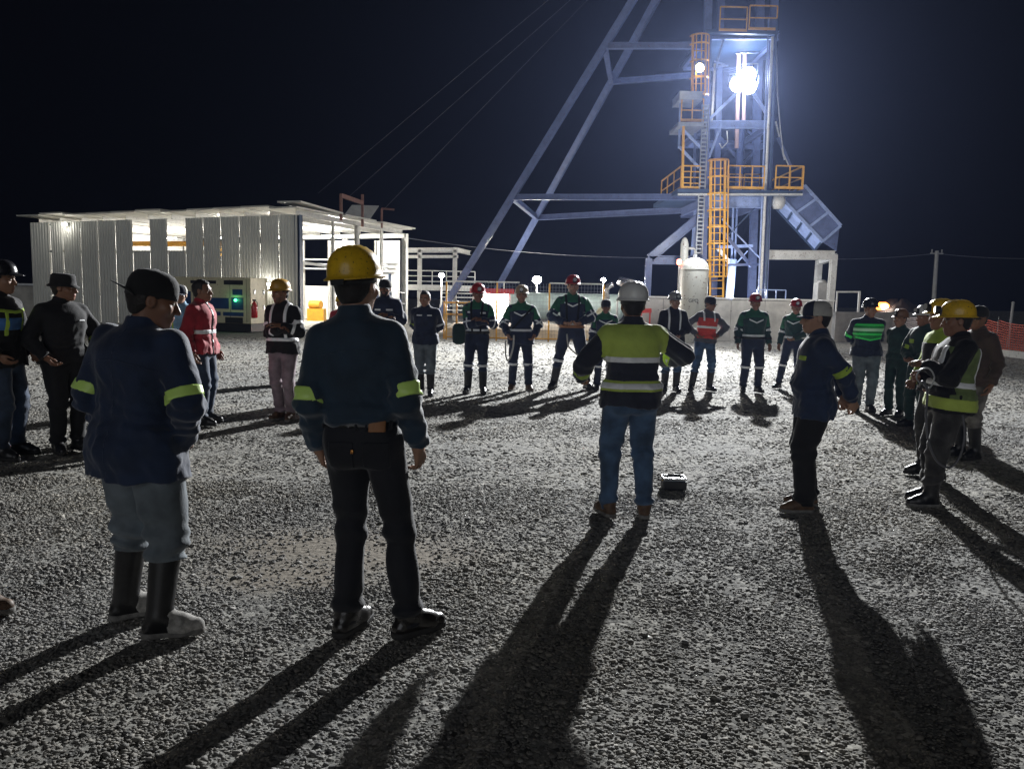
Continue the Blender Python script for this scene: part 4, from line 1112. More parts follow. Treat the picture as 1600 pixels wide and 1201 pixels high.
# ---------------- the headframe
def build_headframe():
    Y0, Y1 = 32.0, 36.2
    base = at(1145, 475, 34); base[2] = 0
    hf = empty('headframe', base, 'tall blue steel mine headframe with raking back legs and yellow ladders', 'mine headframe')
    def part(name, mat, fn):
        m = MB(); fn(m); return m.build(name, mat, hf)
    def bm_(name, p, q, w, h, mat, t=.022, kind='i'):
        m = MB(); (m.ibeam(A(p), A(q), w, h, t) if kind == 'i' else m.bar(A(p), A(q), w, h)); return m.build(name, mat, hf)
    # columns (down to the ground)
    def colm(pt, pb, Y, w, mat, name='column'):
        a = at(*pt, Y); b = at(*pb, Y); d = (b - a) / (b[2] - a[2]); b = a + d * (0.0 - a[2])
        m = MB(); m.ibeam(a, b, w, w, .025, (0, 1, 0)); m.build(name, mat, hf)
    colm((1108, -70), (1097, 470), Y0, .26, BLUE); colm((1213, -70), (1193, 470), Y0, .24, BLUE)
    colm((1128, -60), (1115, 470), Y1, .24, BLUE); colm((1190, -60), (1174, 470), Y1, .30, BLUE)
    for x0, x1, r, Yp, mt in ((1207, 1188, .055, 31.7, WSTEEL), (1201, 1185, .035, 31.75, BLUEL), (1214, 1196, .045, 31.6, TEALST)):
        a = at(x0, 58 if r > .05 else 30, Yp); b = at(x1, 470, Yp); m = MB(); m.tube(a, b, r, 10); m.build('pipe', mt, hf)
    # floor levels: front and rear beams plus plated decks
    for (xa, xb, y, h) in ((1104, 1216, 56, .30), (1106, 1206, 195, .30), (1099, 1196, 316, .42)):
        bm_('beam', (xa, y, Y0), (xb, y, Y0), .16, h, BLUEL)
        za = at(xa, y, Y0)[2]
        A1 = at(xa, y, Y0); B1 = at(xb, y, Y0); off = np.array([0, Y1 - Y0, 0])
        m = MB(); m.ibeam(A1 + off, B1 + off, .16, h, .022); m.build('beam', BLUE, hf)
        for e in (A1, B1): m = MB(); m.ibeam(e + [0, .1, 0], e + off - [0, .1, 0], .15, h * .8, .02); m.build('beam', BLUE, hf)
        bm_('beam', (xa + 12, y + 34, Y1), (xb - 12, y + 34, Y1), .14, .24, BLUE) if y < 250 else None
    zd = at(1150, 300, Y0)[2]
    def deck(x0, x1, y, Ya, Yb, th=.10, mat=GALV):
        a = at(x0, y, Ya); b = at(x1, y, Ya); z = (a[2] + b[2]) / 2
        m = MB(); m.box(((a[0] + b[0]) / 2, (Ya + Yb) / 2, z), (b[0] - a[0], Yb - Ya, th)); m.build('deck', mat, hf)
        return z + th / 2
    z1 = deck(1059, 1254, 300, 31.2, 36.6, .16, TEALST); z2 = deck(1103, 1216, 50, 31.6, 36.4, .12, TEALST); z3 = deck(1060, 1100, 194, 31.2, 33.0, .14); z4 = deck(1062, 1098, 149, 31.2, 32.6, .30)
    bm_('beam', (1059, 304, 31.15), (1254, 304, 31.15), .10, .07, WSTEEL)
    def rail(x0, x1, y, Ya, h, n, mid=1):
        a = at(x0, y, Ya); b = at(x1, y, Ya); b = np.array([b[0], b[1], a[2]]); railing('railing', a, b, h, YST, hf, n, .026, True, mid)
    rail(1124, 1166, 49, 31.6, .88, 2); rail(1170, 1213, 47, 31.6, .88, 2)
    rail(1064, 1093, 295, 31.3, .86, 3, 3); rail(1136, 1193, 295, 31.3, .86, 4); rail(1211, 1254, 295, 31.3, .86, 3)
    rail(1064, 1098, 190, 31.3, .84, 3)
    rail(1138, 1158, 296, 33.0, .60, 2); rail(1162, 1186, 296, 33.0, .60, 2)
    a = at(1211, 295, 31.3); b = at(1254, 295, 31.3)
    railing('railing', np.array([b[0], 31.4, a[2]]), np.array([b[0], 35.5, a[2]]), .86, YST, hf, 4)
    a = at(1064, 295, 31.3); railing('railing', np.array([a[0], 31.4, a[2]]), np.array([a[0], 35.5, a[2]]), .86, YST, hf, 4)
    # landing on the left: posts and braces
    bm_('post', (1068, 196, 31.3), (1066, 296, 31.3), .09, .09, YST, kind='b'); bm_('post', (1063, 160, 31.9), (1061, 232, 31.9), .08, .08, BLUEL, kind='b')
    bm_('post', (1086, 196, 32.6), (1085, 296, 32.6), .09, .09, BLUE, kind='b')
    for p, q in (((1064, 200, 31.5), (1100, 236, 31.5)), ((1061, 229, 31.7), (1092, 262, 31.7))): bm_('brace', p, q, .09, .09, BLUEL, kind='b')
    # bracing
    for p, q, w, mt in (((1157, 140, Y0), (1107, 188, Y0), .11, BLUEL), ((1173, 140, Y0), (1205, 188, Y0), .11, BLUEL),
                        ((1131, 60, Y0), (1117, 110, Y0), .08, BLUEL), ((1117, 100, Y0), (1112, 190, Y0), .08, WSTEEL),
                        ((1128, 192, Y0), (1108, 246, Y0), .08, BLUEL), ((1125, 215, Y1), (1165, 262, Y1), .10, BLUE), ((1184, 232, Y1), (1155, 262, Y1), .10, BLUE), ((1168, 205, Y1), (1190, 222, Y1), .08, BLUE),
                        ((1128, 342, 32.3), (1194, 410, 32.3), .045, BLUEL), ((1182, 322, 32.4), (1130, 376, 32.4), .045, TEALST), ((1108, 336, 33), (1174, 416, 33), .12, BLUE),
                        ((1122, 388, 34), (1142, 413, 34), .14, WSTEEL), ((1152, 410, 34), (1168, 392, 34), .05, BLUEL),
                        ((1122, 386, 34), (1176, 384, 34), .12, BLUEL), ((1128, 414, 33), (1194, 413, 33), .09, BLUE),
                        ((1150, 83, Y0), (1185, 82, Y0), .06, BLUEL), ((1116, 96, Y0), (1136, 103, Y0), .06, BLUEL), ((1116, 103, Y0), (1138, 103, Y0), .05, BLUEL),
                        ((1216, 215, Y0), (1236, 262, Y0), .10, BLUE), ((1212, 190, Y0), (1226, 250, Y0), .05, WSTEEL)):
        bm_('brace', p, q, w, w, mt, kind='b')
    # shaft tubes inside the frame
    for x, x1, ya, yb, r, Yp, mt in ((1155, 1151, 60, 232, .085, 34, PIPEP), (1164, 1162, 60, 192, .075, 34, PIPEP), (1158, 1154, 200, 300, .15, 35, BLUE), (1146, 1143, 318, 410, .045, 34, BLUEL), (1152, 1148, 318, 410, .045, 34, BLUEL)):
        a = at(x, ya, Yp); b = at(x1, yb, Yp); m = MB(); m.tube(a, b, r, 14); m.build('shaft_tube', mt, hf)
    a = at(1145, 405, 34); m = MB(); m.tube(a, (a[0] - .12, 34, 0), .17, 16); m.build('shaft_tube', BLUEL, hf)
    # white bin mouth and the hopper under the main deck
    a = at(1120, 318, 32.4); m = MB(); m.lathe([(.30, 0), (.34, .02), (.34, .10), (.26, .26), (.10, .34)], at(1124, 325, 32.5), 20); m.build('skip_guide', WSTEEL, hf)
    # raking back legs
    def leg(pts, w, mt):
        pa = A(pts[0]); pb = A(pts[1]); d = (pa - pb) / (pa[2] - pb[2]); foot = pb + d * (0 - pb[2]); top = pa + d * 5.5
        m = MB(); m.ibeam(foot, top, w, w * 1.1, .03, (0, -1, 0.3)); m.build('back_leg', mt, hf)
        m = MB(); m.box(foot + [0, 0, .12], (.9, .9, .24)); m.build('footing', CONC, hf)
    L1a, L1b = (945, 72, 32.4), (800, 308, 34.8); L2a, L2b = (955, 128, 37.9), (838, 340, 44.0)
    leg((L1a, L1b), .26, BLUE); leg((L2a, L2b), .27, BLUE)
    for p, q, w in ((L1a, (1100, 72, Y0), .20), (L1b, (1100, 308, Y0), .21), (L2a, (1108, 116, Y1), .21), (L2b, (1096, 327, Y1), .24), (L1a, L2a, .19), (L1b, L2b, .20)):
        m = MB(); m.ibeam(A(p), A(q), w, w * 1.15, .03); m.build('tie_beam', BLUE, hf)
    # gantry on the left
    m = MB(); m.ibeam(at(1016, 403, 32), at(1094, 338, 32), .30, .34, .03); m.build('brace', BLUE, hf)
    m = MB(); m.ibeam(at(1012, 406, 32), at(1096, 407, 32), .24, .34, .03); m.build('beam', BLUE, hf)
    a = at(1014, 404, 32); m = MB(); m.ibeam(a, (a[0] - .03, 32, 0), .24, .26, .03, (0, 1, 0)); m.build('post', BLUE, hf)
    a = at(1089, 330, 32.2); m = MB(); m.ibeam(a, (a[0] - .1, 32.2, 0), .22, .24, .03, (0, 1, 0)); m.build('post', BLUEL, hf)
    # ladders, cable tray
    caged_ladder(at(1119, 480, 31.0) * [1, 1, 0] + [0, 0, 1.5], at(1122, 250, 31.0), .50, hf, YST, .9)
    caged_ladder(at(1092, 150, 31.6), at(1093, 56, 31.6), .46, hf, YST, .0)
    m = MB(); p = at(1103, 163, 31.3); q = at(1092, 398, 31.3); d = q - p; x = np.array([1.0, 0, 0])
    for s in (-.115, .115): m.bar(p + x * s, q + x * s, .03, .09, (0, 1, 0))
    k = int(np.linalg.norm(d) / .145)
    for i in range(k): c = p + d * (i + .5) / k; m.bar(c - x * .11, c + x * .11, .05, .045)
    m.build('cable_tray', GALV, hf)
    m = MB()
    for s in (-.05, .0, .05): m.path([p + x * s + [0, .06, .0], p + d * .5 + x * s + [0, .07, 0], q + x * s + [0, .06, 0]], .018, 6)
    m.build('cable_bundle', CABLE, hf)
    for pts in (((1213, 60), (1215, 150), (1219, 200), (1224, 240), (1232, 258)), ((1136, 205), (1137, 222), (1128, 232), (1124, 224))):
        m = MB(); m.path([at(x_, y_, 31.8) for x_, y_ in pts], .022, 6); m.build('hose_run', WSTEEL, hf)
    # discharge chute on the right
    o0, o1 = at(1256, 290, 32), at(1313, 353, 32); i0, i1 = at(1222, 311, 32), at(1285, 377, 32)
    l0, l1 = at(1214, 326, 33.6), at(1274, 391, 33.6)
    m = MB(); m.hexa([o0, o1, i1, i0, o0 + [0, .03, 0], o1 + [0, .03, 0], i1 + [0, .03, 0], i0 + [0, .03, 0]]); ch = m.build('chute', BLUE, hf)
    m = MB(); up = np.array([.02, 0, .03]); m.hexa([i0, i1, l1, l0, i0 + up, i1 + up, l1 + up, l0 + up]); m.build('chute_floor', BLUEL, hf)
    m = MB()
    for t in (0, .33, .66, 1): m.bar(o0 + (o1 - o0) * t - [0, .05, 0], i0 + (i1 - i0) * t - [0, .05, 0], .05, .10)
    m.bar(o0 - [0, .06, 0], o1 - [0, .06, 0], .06, .12); m.bar(i0 - [0, .06, .03], i1 - [0, .06, .03], .09, .12); m.build('chute_rib', BLUEL, hf)
    m = MB()
    for t in (.02, .26, .5, .74, .98): m.bar(i0 + (i1 - i0) * t - [0, 0, .05], l0 + (l1 - l0) * t - [0, 0, .05], .05, .10)
    m.bar(l0, l1, .09, .12); m.build('chute_rib', TEALST, hf)
    f, g2 = at(1311, 354, 32.1), at(1308, 392, 32.1); m = MB(); m.hexa([o1 + [0, .06, 0], f + [.02, .06, 0], g2 + [0, .06, 0], i1 + [0, .06, 0], o1 + [0, .1, 0], f + [.02, .1, 0], g2 + [0, .1, 0], i1 + [0, .1, 0]]); m.build('chute_mouth', BLUE, hf)
    m = MB(); m.lathe([(.16, -.24), (.24, -.12), (.26, .06), (.21, .2), (.10, .27)], at(1216, 316, 31.8), 14, None, 1, 1, lambda p, a, k: p * (1 + .10 * math.sin(3 * a + k))); m.build('wrapped_joint', WSTEEL, hf)
    # bent that carries the chute
    m = MB(); m.ibeam(at(1196, 398, 32.0), at(1304, 399, 32.0), .24, .36, .03); m.build('beam', WSTEEL, hf)
    for (x, y, Yp) in ((1303, 398, 32.0), (1280, 407, 34.2)):
        a = at(x, y, Yp); m = MB(); m.ibeam(a, (a[0] - .04, Yp, 0), .22, .26, .03, (0, 1, 0)); m.build('post', WSTEEL, hf)
    m = MB(); m.ibeam(at(1279, 409, 34.2), at(1304, 401, 32.0), .2, .26, .02); m.build('beam', WSTEEL, hf)
    return hf

def build_lamps():
    def flood(loc, label, tgt, mat, size=.34, group='floodlights on the headframe'):
        """round floodlight: bell housing, glowing lens, bracket"""
        e = empty('floodlight', loc, label, 'floodlight', group)
        d = nrm(np.asarray(tgt) - loc); x = nrm(np.cross(d, (0, 0, 1))); y = np.cross(x, d); Rm = np.stack([x, d, y], -1)
        Rl = np.stack([x, y, d], -1); h = size / 2
        m = MB(); m.lathe([(h * .30, -.26), (h * .45, -.22), (h * .50, -.10), (h * .98, .0), (h, .05), (h * .93, .05), (h * .90, .02)], loc, 24, Rl); m.build('housing', GALV, e)
        m = MB(); m.lathe([(h * .90, .03), (h * .80, .045), (h * .45, .06), (h * .05, .065)], loc, 24, Rl); m.build('lens', mat, e)
        m = MB()
        for s in (-1, 1): m.bar(loc + x * s * (h + .03), loc + x * s * (h + .03) + y * h * 1.2 - d * .05, .025, .04)
        m.bar(loc - x * (h + .03) + y * h * 1.2 - d * .05, loc + x * (h + .03) + y * h * 1.2 - d * .05, .03, .03); m.build('bracket', GALV, e)
    tg = np.array([0, 6, 0.0])
    for i, (x, y, t, lb) in enumerate(((1153, 132, (-1, 8, 0), 'lower left lamp of the blinding white cluster high in the headframe'), (1169, 117, (3, 7, 0), 'upper right lamp of the blinding white cluster high in the headframe'), (1170, 135, (6, 9, 0), 'lower right lamp of the blinding white cluster high in the headframe'))):
        p = at(x, y, 31.6); flood(p, lb, np.array(t), LAMPM, .62)
    p = at(1094, 106, 31.2); flood(p, 'smaller floodlight inside the upper yellow ladder cage', np.array([-6, 12, 0.]), LAMPY, .34)
    m0 = at(1162, 122, 31.0)
    m0 = m0 + [0, -.25, 0]; lamp('main_flood', m0, MAIN_W, 'SPOT', (.97, .985, 1.0), .16, (-2.5, 13, 0), 80, 1.0)
    lamp('cage_flood', at(1094, 106, 31.05), MAIN_W * .035, 'SPOT', (1, .93, .8), .12, (-7, 12, 0), 130, 1.0)
    # added fill lights for the frame steel and the wall, without fixtures
    lamp('frame_fill', at(1160, 120, 33.2), 480, 'POINT', (.72, .82, 1.0), .25)
    lamp('steel_fill', at(1150, 452, 33.0), 380, 'POINT', (.86, .91, 1.0), .2)
    lamp('front_fill', at(1100, 350, 27.6), 420, 'POINT', (.90, .94, 1.0), .25); lamp('wall_lamp_or_fill', at(1265, 385, 28.2), 190, 'POINT', (1, .95, .88), .2)  # both added to brighten the wall front, no fixture at either
    lamp('steel_fill_2', at(960, 440, 33.5), 260, 'POINT', (.85, .90, 1.0), .3)  # another added fill, for the steel on the left
    # lamp masts far behind
    def mast(px, py, Y, label, mat, power, r=.13, ground=True, g='distant lamp masts'):
        p = at(px, py, Y); e = empty('lamp_mast', (p[0], p[1], 0), label, 'lamp mast', g)
        m = MB(); m.tube((p[0], Y, 0), (p[0], Y, p[2] - .05), .05, 8, .035); m.build('pole', WSTEEL, e)
        m = MB(); m.lathe([(.4 * r, -r * .8), (r * 1.0, -r * .35), (r, r * .3), (r * .5, r * .7)], p, 14); m.build('lamp_head', mat, e)
        if power: lamp('mast_light', p - [0, r + .25, .05], power, 'POINT', (1, .96, .88), .12)
    mast(839, 437, 44, 'brightest distant lamp mast behind the yellow fence', LAMPW, 500, .24)
    mast(788, 427, 50, 'thin distant lamp mast with a small lamp beside the back leg', LAMPW, 60, .10)
    mast(943, 437, 38, 'small distant lamp mast behind the right end of the yellow fence', LAMPW, 120, .10)
    mast(690, 430, 40.0, 'bright lamp on a short mast by the white platform railing', LAMPW, 250, .13)
    mast(1379, 479, 60, 'distant orange lamp low on the horizon at right', LAMPO, 60, .45)
    lamp('orange_light', at(1379, 479, 58.5), 25, 'POINT', (1, .35, .05), .2)

# ---------------- shed
def build_shed():
    z_t = 4.45
    PL = at(52, 470, 34.3); PR = at(466, 470, 30.4); PL[2] = PR[2] = 0
    ztl = at(52, 340, 34.3)[2]; ztr = at(466, 326, 30.4)[2]
    u = nrm(PR - PL); L = np.linalg.norm(PR - PL); nb = np.array([-u[1], u[0], 0.0]); nb = nb if nb[1] > 0 else -nb   # nb points to the back
    e = empty('shed', PL, 'long shed of white corrugated sheets with two open windows and a lit open end', 'shed')
    def W(s, b, z): return PL + u * s + nb * b + np.array([0, 0, z])
    def zt(s): return ztl + (ztr - ztl) * s / L
    # which stretch of wall is open: windows in photo pixels
    def s_of(px):
        d = ray(px, 470); # intersect with the wall line
        a = np.array([[d[0], -u[0]], [d[1], -u[1]]]); k = np.linalg.solve(a, PL[:2]); return k[1]
    wins = [(s_of(210.5), s_of(237)), (s_of(264.5), s_of(292.5))]
    zw0 = lambda px, Y: at(px, 396, Y)[2]
    pitch = .125; amp = .018
    def sheet(s0, s1, z0, z1f, name, off=0.0, ang=0.0):
        n = max(2, int((s1 - s0) / pitch)); prof = []
        for i in range(n):
            a = s0 + (s1 - s0) * i / n; w = (s1 - s0) / n
            prof += [(a, 0), (a + w * .30, 0), (a + w * .45, -amp * 2), (a + w * .75, -amp * 2), (a + w * .9, 0)]
        prof.append((s1, 0)); V = []; Fc = []
        for th in (0, .004):
            for (s, b) in prof:
                bb = b + th + off + (s - s0) * ang
                V += [W(s, bb, z0), W(s, bb, z1f(s))]
        m_ = len(prof)
        for k in range(m_ - 1):
            i = 2 * k; j = 2 * m_ + 2 * k
            Fc += [(i, i + 2, i + 3, i + 1), (j, j + 1, j + 3, j + 2), (i + 1, i + 3, j + 3, j + 1)]
        m = MB(); m.raw(V, Fc); o = m.build(name, CORR, e); return o
    edges = [s_of(p) for p in (52, 80.5, 103, 130, 157, 184, 210.5, 237, 264.5, 292.5, 320, 347, 376, 408, 437, 466)]
    for a, b in zip(edges[:-1], edges[1:]):
        mid = (a + b) / 2
        is_win = any(w0 - .05 < mid < w1 + .05 for w0, w1 in wins)
        top = (lambda s: 3.0) if is_win else (lambda s: zt(s) - .22)
        gap = .022 if b > edges[0] + 2 else .05
        sheet(a + gap / 2 + (.10 if abs(a - edges[1]) < .01 else 0), b - gap / 2, .02, top, 'wall_sheet', .0, .09 if abs(b - edges[1]) < .01 else 0.0)
    # frame: columns and girts behind the sheets
    B = 9.4
    def colm(s, b, z, w=.20, mat=WSTEEL): m = MB(); m.ibeam(W(s, b, 0), W(s, b, z), w, w, .018, u); m.build('column', mat, e)
    for s in (0.15, L * .25, L * .5, L * .75): colm(s, .22, zt(s) - .2); colm(s, B - .1, zt(s) - .2)
    for z in (1.2, 2.95): m = MB(); m.bar(W(.1, .10, z), W(L - .25, .10, z), .06, .10); m.build('girt', WSTEEL, e)
    # roof sheets in stepped lengths with overhang, purlins below
    nR = 11
    for i in range(nR):
        s0 = -.25 + (L + .5) * i / nR; s1 = -.25 + (L + .5) * (i + 1) / nR - .03; dz = .05 * (i % 2)
        V = []
        for th in (0, .05):
            for (s, b) in ((s0, -.40), (s1, -.40), (s1, B + .3), (s0, B + .3)): V.append(W(s, b, zt(s) + .02 + dz * .6 + (.9 * b / B if False else .0) + th + .03 * math.sin(1.7 * i)))
        m = MB(); m.hexa(V); m.build('roof_sheet', ROOFS, e)
    for q_ in np.linspace(.4, L - .12, 12):
        m = MB(); m.ibeam(W(q_, .1, zt(q_) - .14), W(q_, B - .1, zt(q_) - .14), .10, .20, .015); m.build('rafter', WSTEEL, e)
    # open right-hand end: columns, ties, stepped roof edges
    for b, w, mt in ((.1, .22, TEALST), (2.6, .10, WSTEEL), (4.6, .16, WSTEEL), (6.9, .12, WSTEEL), (B, .24, WSTEEL)): colm(L - .02, b, zt(L) - .22, w, mt)
    m = MB(); m.ibeam(W(L * .5, B - .1, zt(L) - .40), W(L, B - .1, zt(L) - .32), .16, .22, .02); m.build('eave_beam', WSTEEL, e)
    m = MB(); m.bar(W(L, .15, 2.6), W(L, 2.6, 2.5), .08, .10); m.build('tie', WSTEEL, e)
    for z in (1.02, .62, 1.55): m = MB(); m.bar(W(L + .05, 3.0, z + .25), W(L + .05, B, z - .05), .035, .05); m.build('end_rail', GALV, e)
    for b in (3.4, 5.2, 7.8): m = MB(); m.bar(W(L + .05, b, .05), W(L + .05, b, 1.55), .03, .03); m.build('end_rail', GALV, e)
    for i, (b0, b1, dz, lift) in enumerate(((-.4, 2.7, .06, .12), (2.9, 5.6, .02, .0), (6.2, 9.7, .02, .0))):
        V = [W(L - .6, b0, zt(L) + dz + lift), W(L + .4, b0, zt(L) + dz + lift), W(L + .4, b1, zt(L) + dz), W(L - .6, b1, zt(L) + dz)]
        m = MB(); m.hexa(V + [v + np.array([0, 0, .06]) for v in V]); m.build('roof_sheet', ROOFS, e)
    V = [W(L - .6, 4.4, zt(L) + .06), W(L + .3, 5.2, zt(L) + .10), W(L + .3, 6.0, zt(L) + .70), W(L - .6, 5.2, zt(L) + .66)]
    m = MB(); m.hexa(V + [v + np.array([0, .05, .05]) for v in V]); m.build('roof_flap', ROOFS, e)
    m = MB(); a = W(L + .3, 2.7, zt(L) - .2); b = W(L + .3, 4.5, zt(L) - .3)
    m.bar(a, a + [0, 0, 1.05], .10); m.bar(a + [0, 0, 1.0], b + [0, 0, 1.0], .10, .16); m.bar(b, b + [0, 0, 1.35], .10); m.build('lifting_frame', RUSTY, e)
    m = MB(); a = W(L + .3, 6.3, zt(L) - .2); m.bar(a, a + [0, 0, .85], .08); m.bar(a + [0, 0, .85], a + u * .6 + [0, 0, .8], .08); m.build('lifting_frame', RUSTY, e)
    # white lined back rooms under strong light
    def panel(s0, s1, b, z0, z1, mat=INW):
        m = MB(); m.box((W(s0, b, 0) + W(s1, b, 0)) / 2 + [0, 0, (z0 + z1) / 2], (s1 - s0, .06, z1 - z0), np.stack([u, nb, [0, 0, 1]], -1)); m.build('lining', mat, e)
    V = [W(.12, .25, .1), W(.12, B - .3, .1), W(.12, B - .3, 4.1), W(.12, .25, 4.1)]
    m = MB(); m.hexa(V + [v + u * .05 for v in V]); m.build('lining', INW, e)
    def s_b(px, b):
        d = ray(px, 440); o_ = PL[:2] + nb[:2] * b
        k = np.linalg.solve(np.array([[d[0], -u[0]], [d[1], -u[1]]]), o_); return k[1]
    sA, sB, sC, sD = s_b(476, B - .3), s_b(516, B - .3), s_b(561, B - .3), s_b(588, B - .3)
    panel(.3, sA, B - .3, .1, 3.85); panel(sA, sB, B - .3, .1, 1.75); panel(sB, sC, B - .3, .1, 4.0); panel(sC, sD, B - .3, .1, 2.4); panel(sD, L - .15, B - .3, .1, 4.0)
    for q_ in (sA, sB, sC, sD): m = MB(); m.ibeam(W(q_, B - .38, 0), W(q_, B - .38, 4.0), .10, .10, .012, u); m.build('stud', WSTEEL, e)
    m = MB(); m.box((W(0, 0, 0) + W(L, B, 0)) / 2 + [0, 0, .03], (L, B, .06), np.stack([u, nb, [0, 0, 1]], -1)); m.build('floor_slab', CONC, e)
    # lamps under the roof
    for i, (s, b, pw) in enumerate(((2.5, 5.0, 200), (L * .40, 5.5, 420), (L * .62, 6, 420), (L * .86, 6.0, 500))):
        c = W(s, b, zt(s) - .55); q = empty('shed_lamp', c, ('strip lamp under the shed roof at the dim left end', 'strip lamp under the shed roof behind the open windows', 'strip lamp under the middle of the shed roof', 'strip lamp under the shed roof near its open end')[i], 'ceiling lamp', 'lamps in the shed')
        m = MB(); m.box(c + [0, 0, .04], (1.2, .16, .06)); m.build('housing', WSTEEL, q)
        m = MB(); m.box(c - [0, 0, .005], (1.16, .12, .02)); m.build('tube', LAMPW, q)
        lamp('shed_light', c - [0, 0, .12], pw * 1.5, 'POINT', (1, .97, .90), .25)
    # small lamp on the wall beside the generator and one under the left eave
    for px, py, lb, pw in ((424, 444, 'small bright lamp on the shed wall right of the generator', 14), (112, 342, 'lamp tucked under the eave near the left end of the shed', 10)):
        q_ = s_of(px); c = W(q_, -.18, zt(q_) - .35 if py < 400 else at(px, py, W(q_, 0, 0)[1])[2])
        q = empty('wall_lamp_or_fill', c, lb, 'wall lamp', 'lamps on the shed wall'); m = MB(); m.box(c + nb * .06, (.16, .10, .10)); m.build('housing', GALV, q); m = MB(); m.box(c - nb * .02, (.14, .05, .08)); m.build('lens', LAMPW, q)
        lamp('wall_light', c - nb * .25 - [0, 0, .05], pw, 'POINT', (1, .96, .86), .08)
    # inside: travelling crane, pipe rack, compressor and cabinets
    m = MB(); m.ibeam(W(1.0, 4.6, 3.55), W(L * .50, 4.6, 3.55), .16, .22, .02); m.build('crane_beam', YST, e)
    m = MB(); m.box(W(s_of(224), 4.5, 3.2), (.7, .5, .4)); m.tube(W(s_of(224), 4.5, 3.0), W(s_of(224), 4.5, 2.2), .03); m.build('hoist', YST, e)
    m = MB(); [m.tube(W(1.0, B - .7 - .1 * k, 2.6 + .22 * k), W(L - .6, B - .7 - .1 * k, 2.6 + .22 * k), .05, 8) for k in range(3)]; m.build('pipe_rack', GALV, e)
    q_ = s_b(498, B - 1.2); m = MB(); m.box(W(q_, B - 1.4, .35), (.8, .6, .6)); m.tube(W(q_ - .3, B - 1.5, .85), W(q_ + .3, B - 1.5, .85), .2, 14); m.build('compressor', YST, e)
    q_ = s_b(545, B - 1.2); m = MB(); m.box(W(q_, B - 1.0, .95), (.9, .5, 1.9)); m.box(W(q_ + 1.1, B - 1.0, .7), (.7, .5, 1.4)); m.build('cabinet', CABB, e)
    q_ = s_b(606, B - 1.2); m = MB(); m.box(W(q_, B - 1.0, .6), (1.1, .6, 1.2)); m.tube(W(q_, B - 1.0, 1.2), W(q_, B - 1.0, 2.4), .07); m.build('pump', TEALST, e)
    # platform annexe to the right
    a0 = at(631, 450, 43.5); zd = a0[2]; a1 = at(742, 450, 43.5)
    q = empty('platform', (a0[0], 43.5, 0), 'white steel platform with railing and a portal frame beside the shed', 'platform')
    def P2(px, py, Y=43.5): return at(px, py, Y)
    for x in (632, 656, 711):
        t = P2(x, 390); m = MB(); m.ibeam(t, (t[0], 43.5, 0), .22, .22, .02, (1, 0, 0)); m.build('column', WSTEEL, q)
    for y, h in ((391, .26), (401, .16)): m = MB(); m.ibeam(P2(630, y), P2(716, y), .2, h, .02); m.build('beam', WSTEEL, q)
    t = P2(711, 390); m = MB(); m.ibeam(t, t + [.6, 3.5, 0], .18, .24, .02); m.build('beam', WSTEEL, q)
    m = MB(); m.box(((a0[0] + a1[0]) / 2, 44.4, zd), (a1[0] - a0[0] + .1, 2.0, .2)); m.build('deck', WSTEEL, q)
    p0, p1 = np.array([a0[0], 43.4, zd + .1]), np.array([a1[0], 43.4, zd + .1]); railing('railing', p0, p1, .85, WSTEEL, q, 6, .03, True, 2)
    m = MB()
    for k in range(6): z = zd - .22 * (k + 1); m.box((a1[0] - .9 + .0 * k, 43.3 - .25 * k, z), (1.7, .28, .05))
    for s in (-.85, .85): m.bar((a1[0] - .9 + s, 43.3, zd), (a1[0] - .9 + s, 41.7, 0), .06, .2)
    m.build('stair', WSTEEL, q)
    return e

def text(parent, s, loc, size, mat, rz=0.0, name='lettering'):
    cu = D.curves.new(name, 'FONT'); cu.body = s; cu.size = size; cu.extrude = .002; cu.align_x = 'CENTER'; cu.align_y = 'CENTER'
    o = D.objects.new(name, cu); COL.objects.link(o); cu.materials.append(mat)
    bpy.context.view_layer.update(); me = D.meshes.new_from_object(o.evaluated_get(bpy.context.evaluated_depsgraph_get())); D.objects.remove(o)
    o = D.objects.new(name, me); COL.objects.link(o)
    o.rotation_euler = (math.pi / 2, 0, rz); o.location = tuple(np.asarray(loc) - np.array(parent.location)); o.parent = parent
    return o

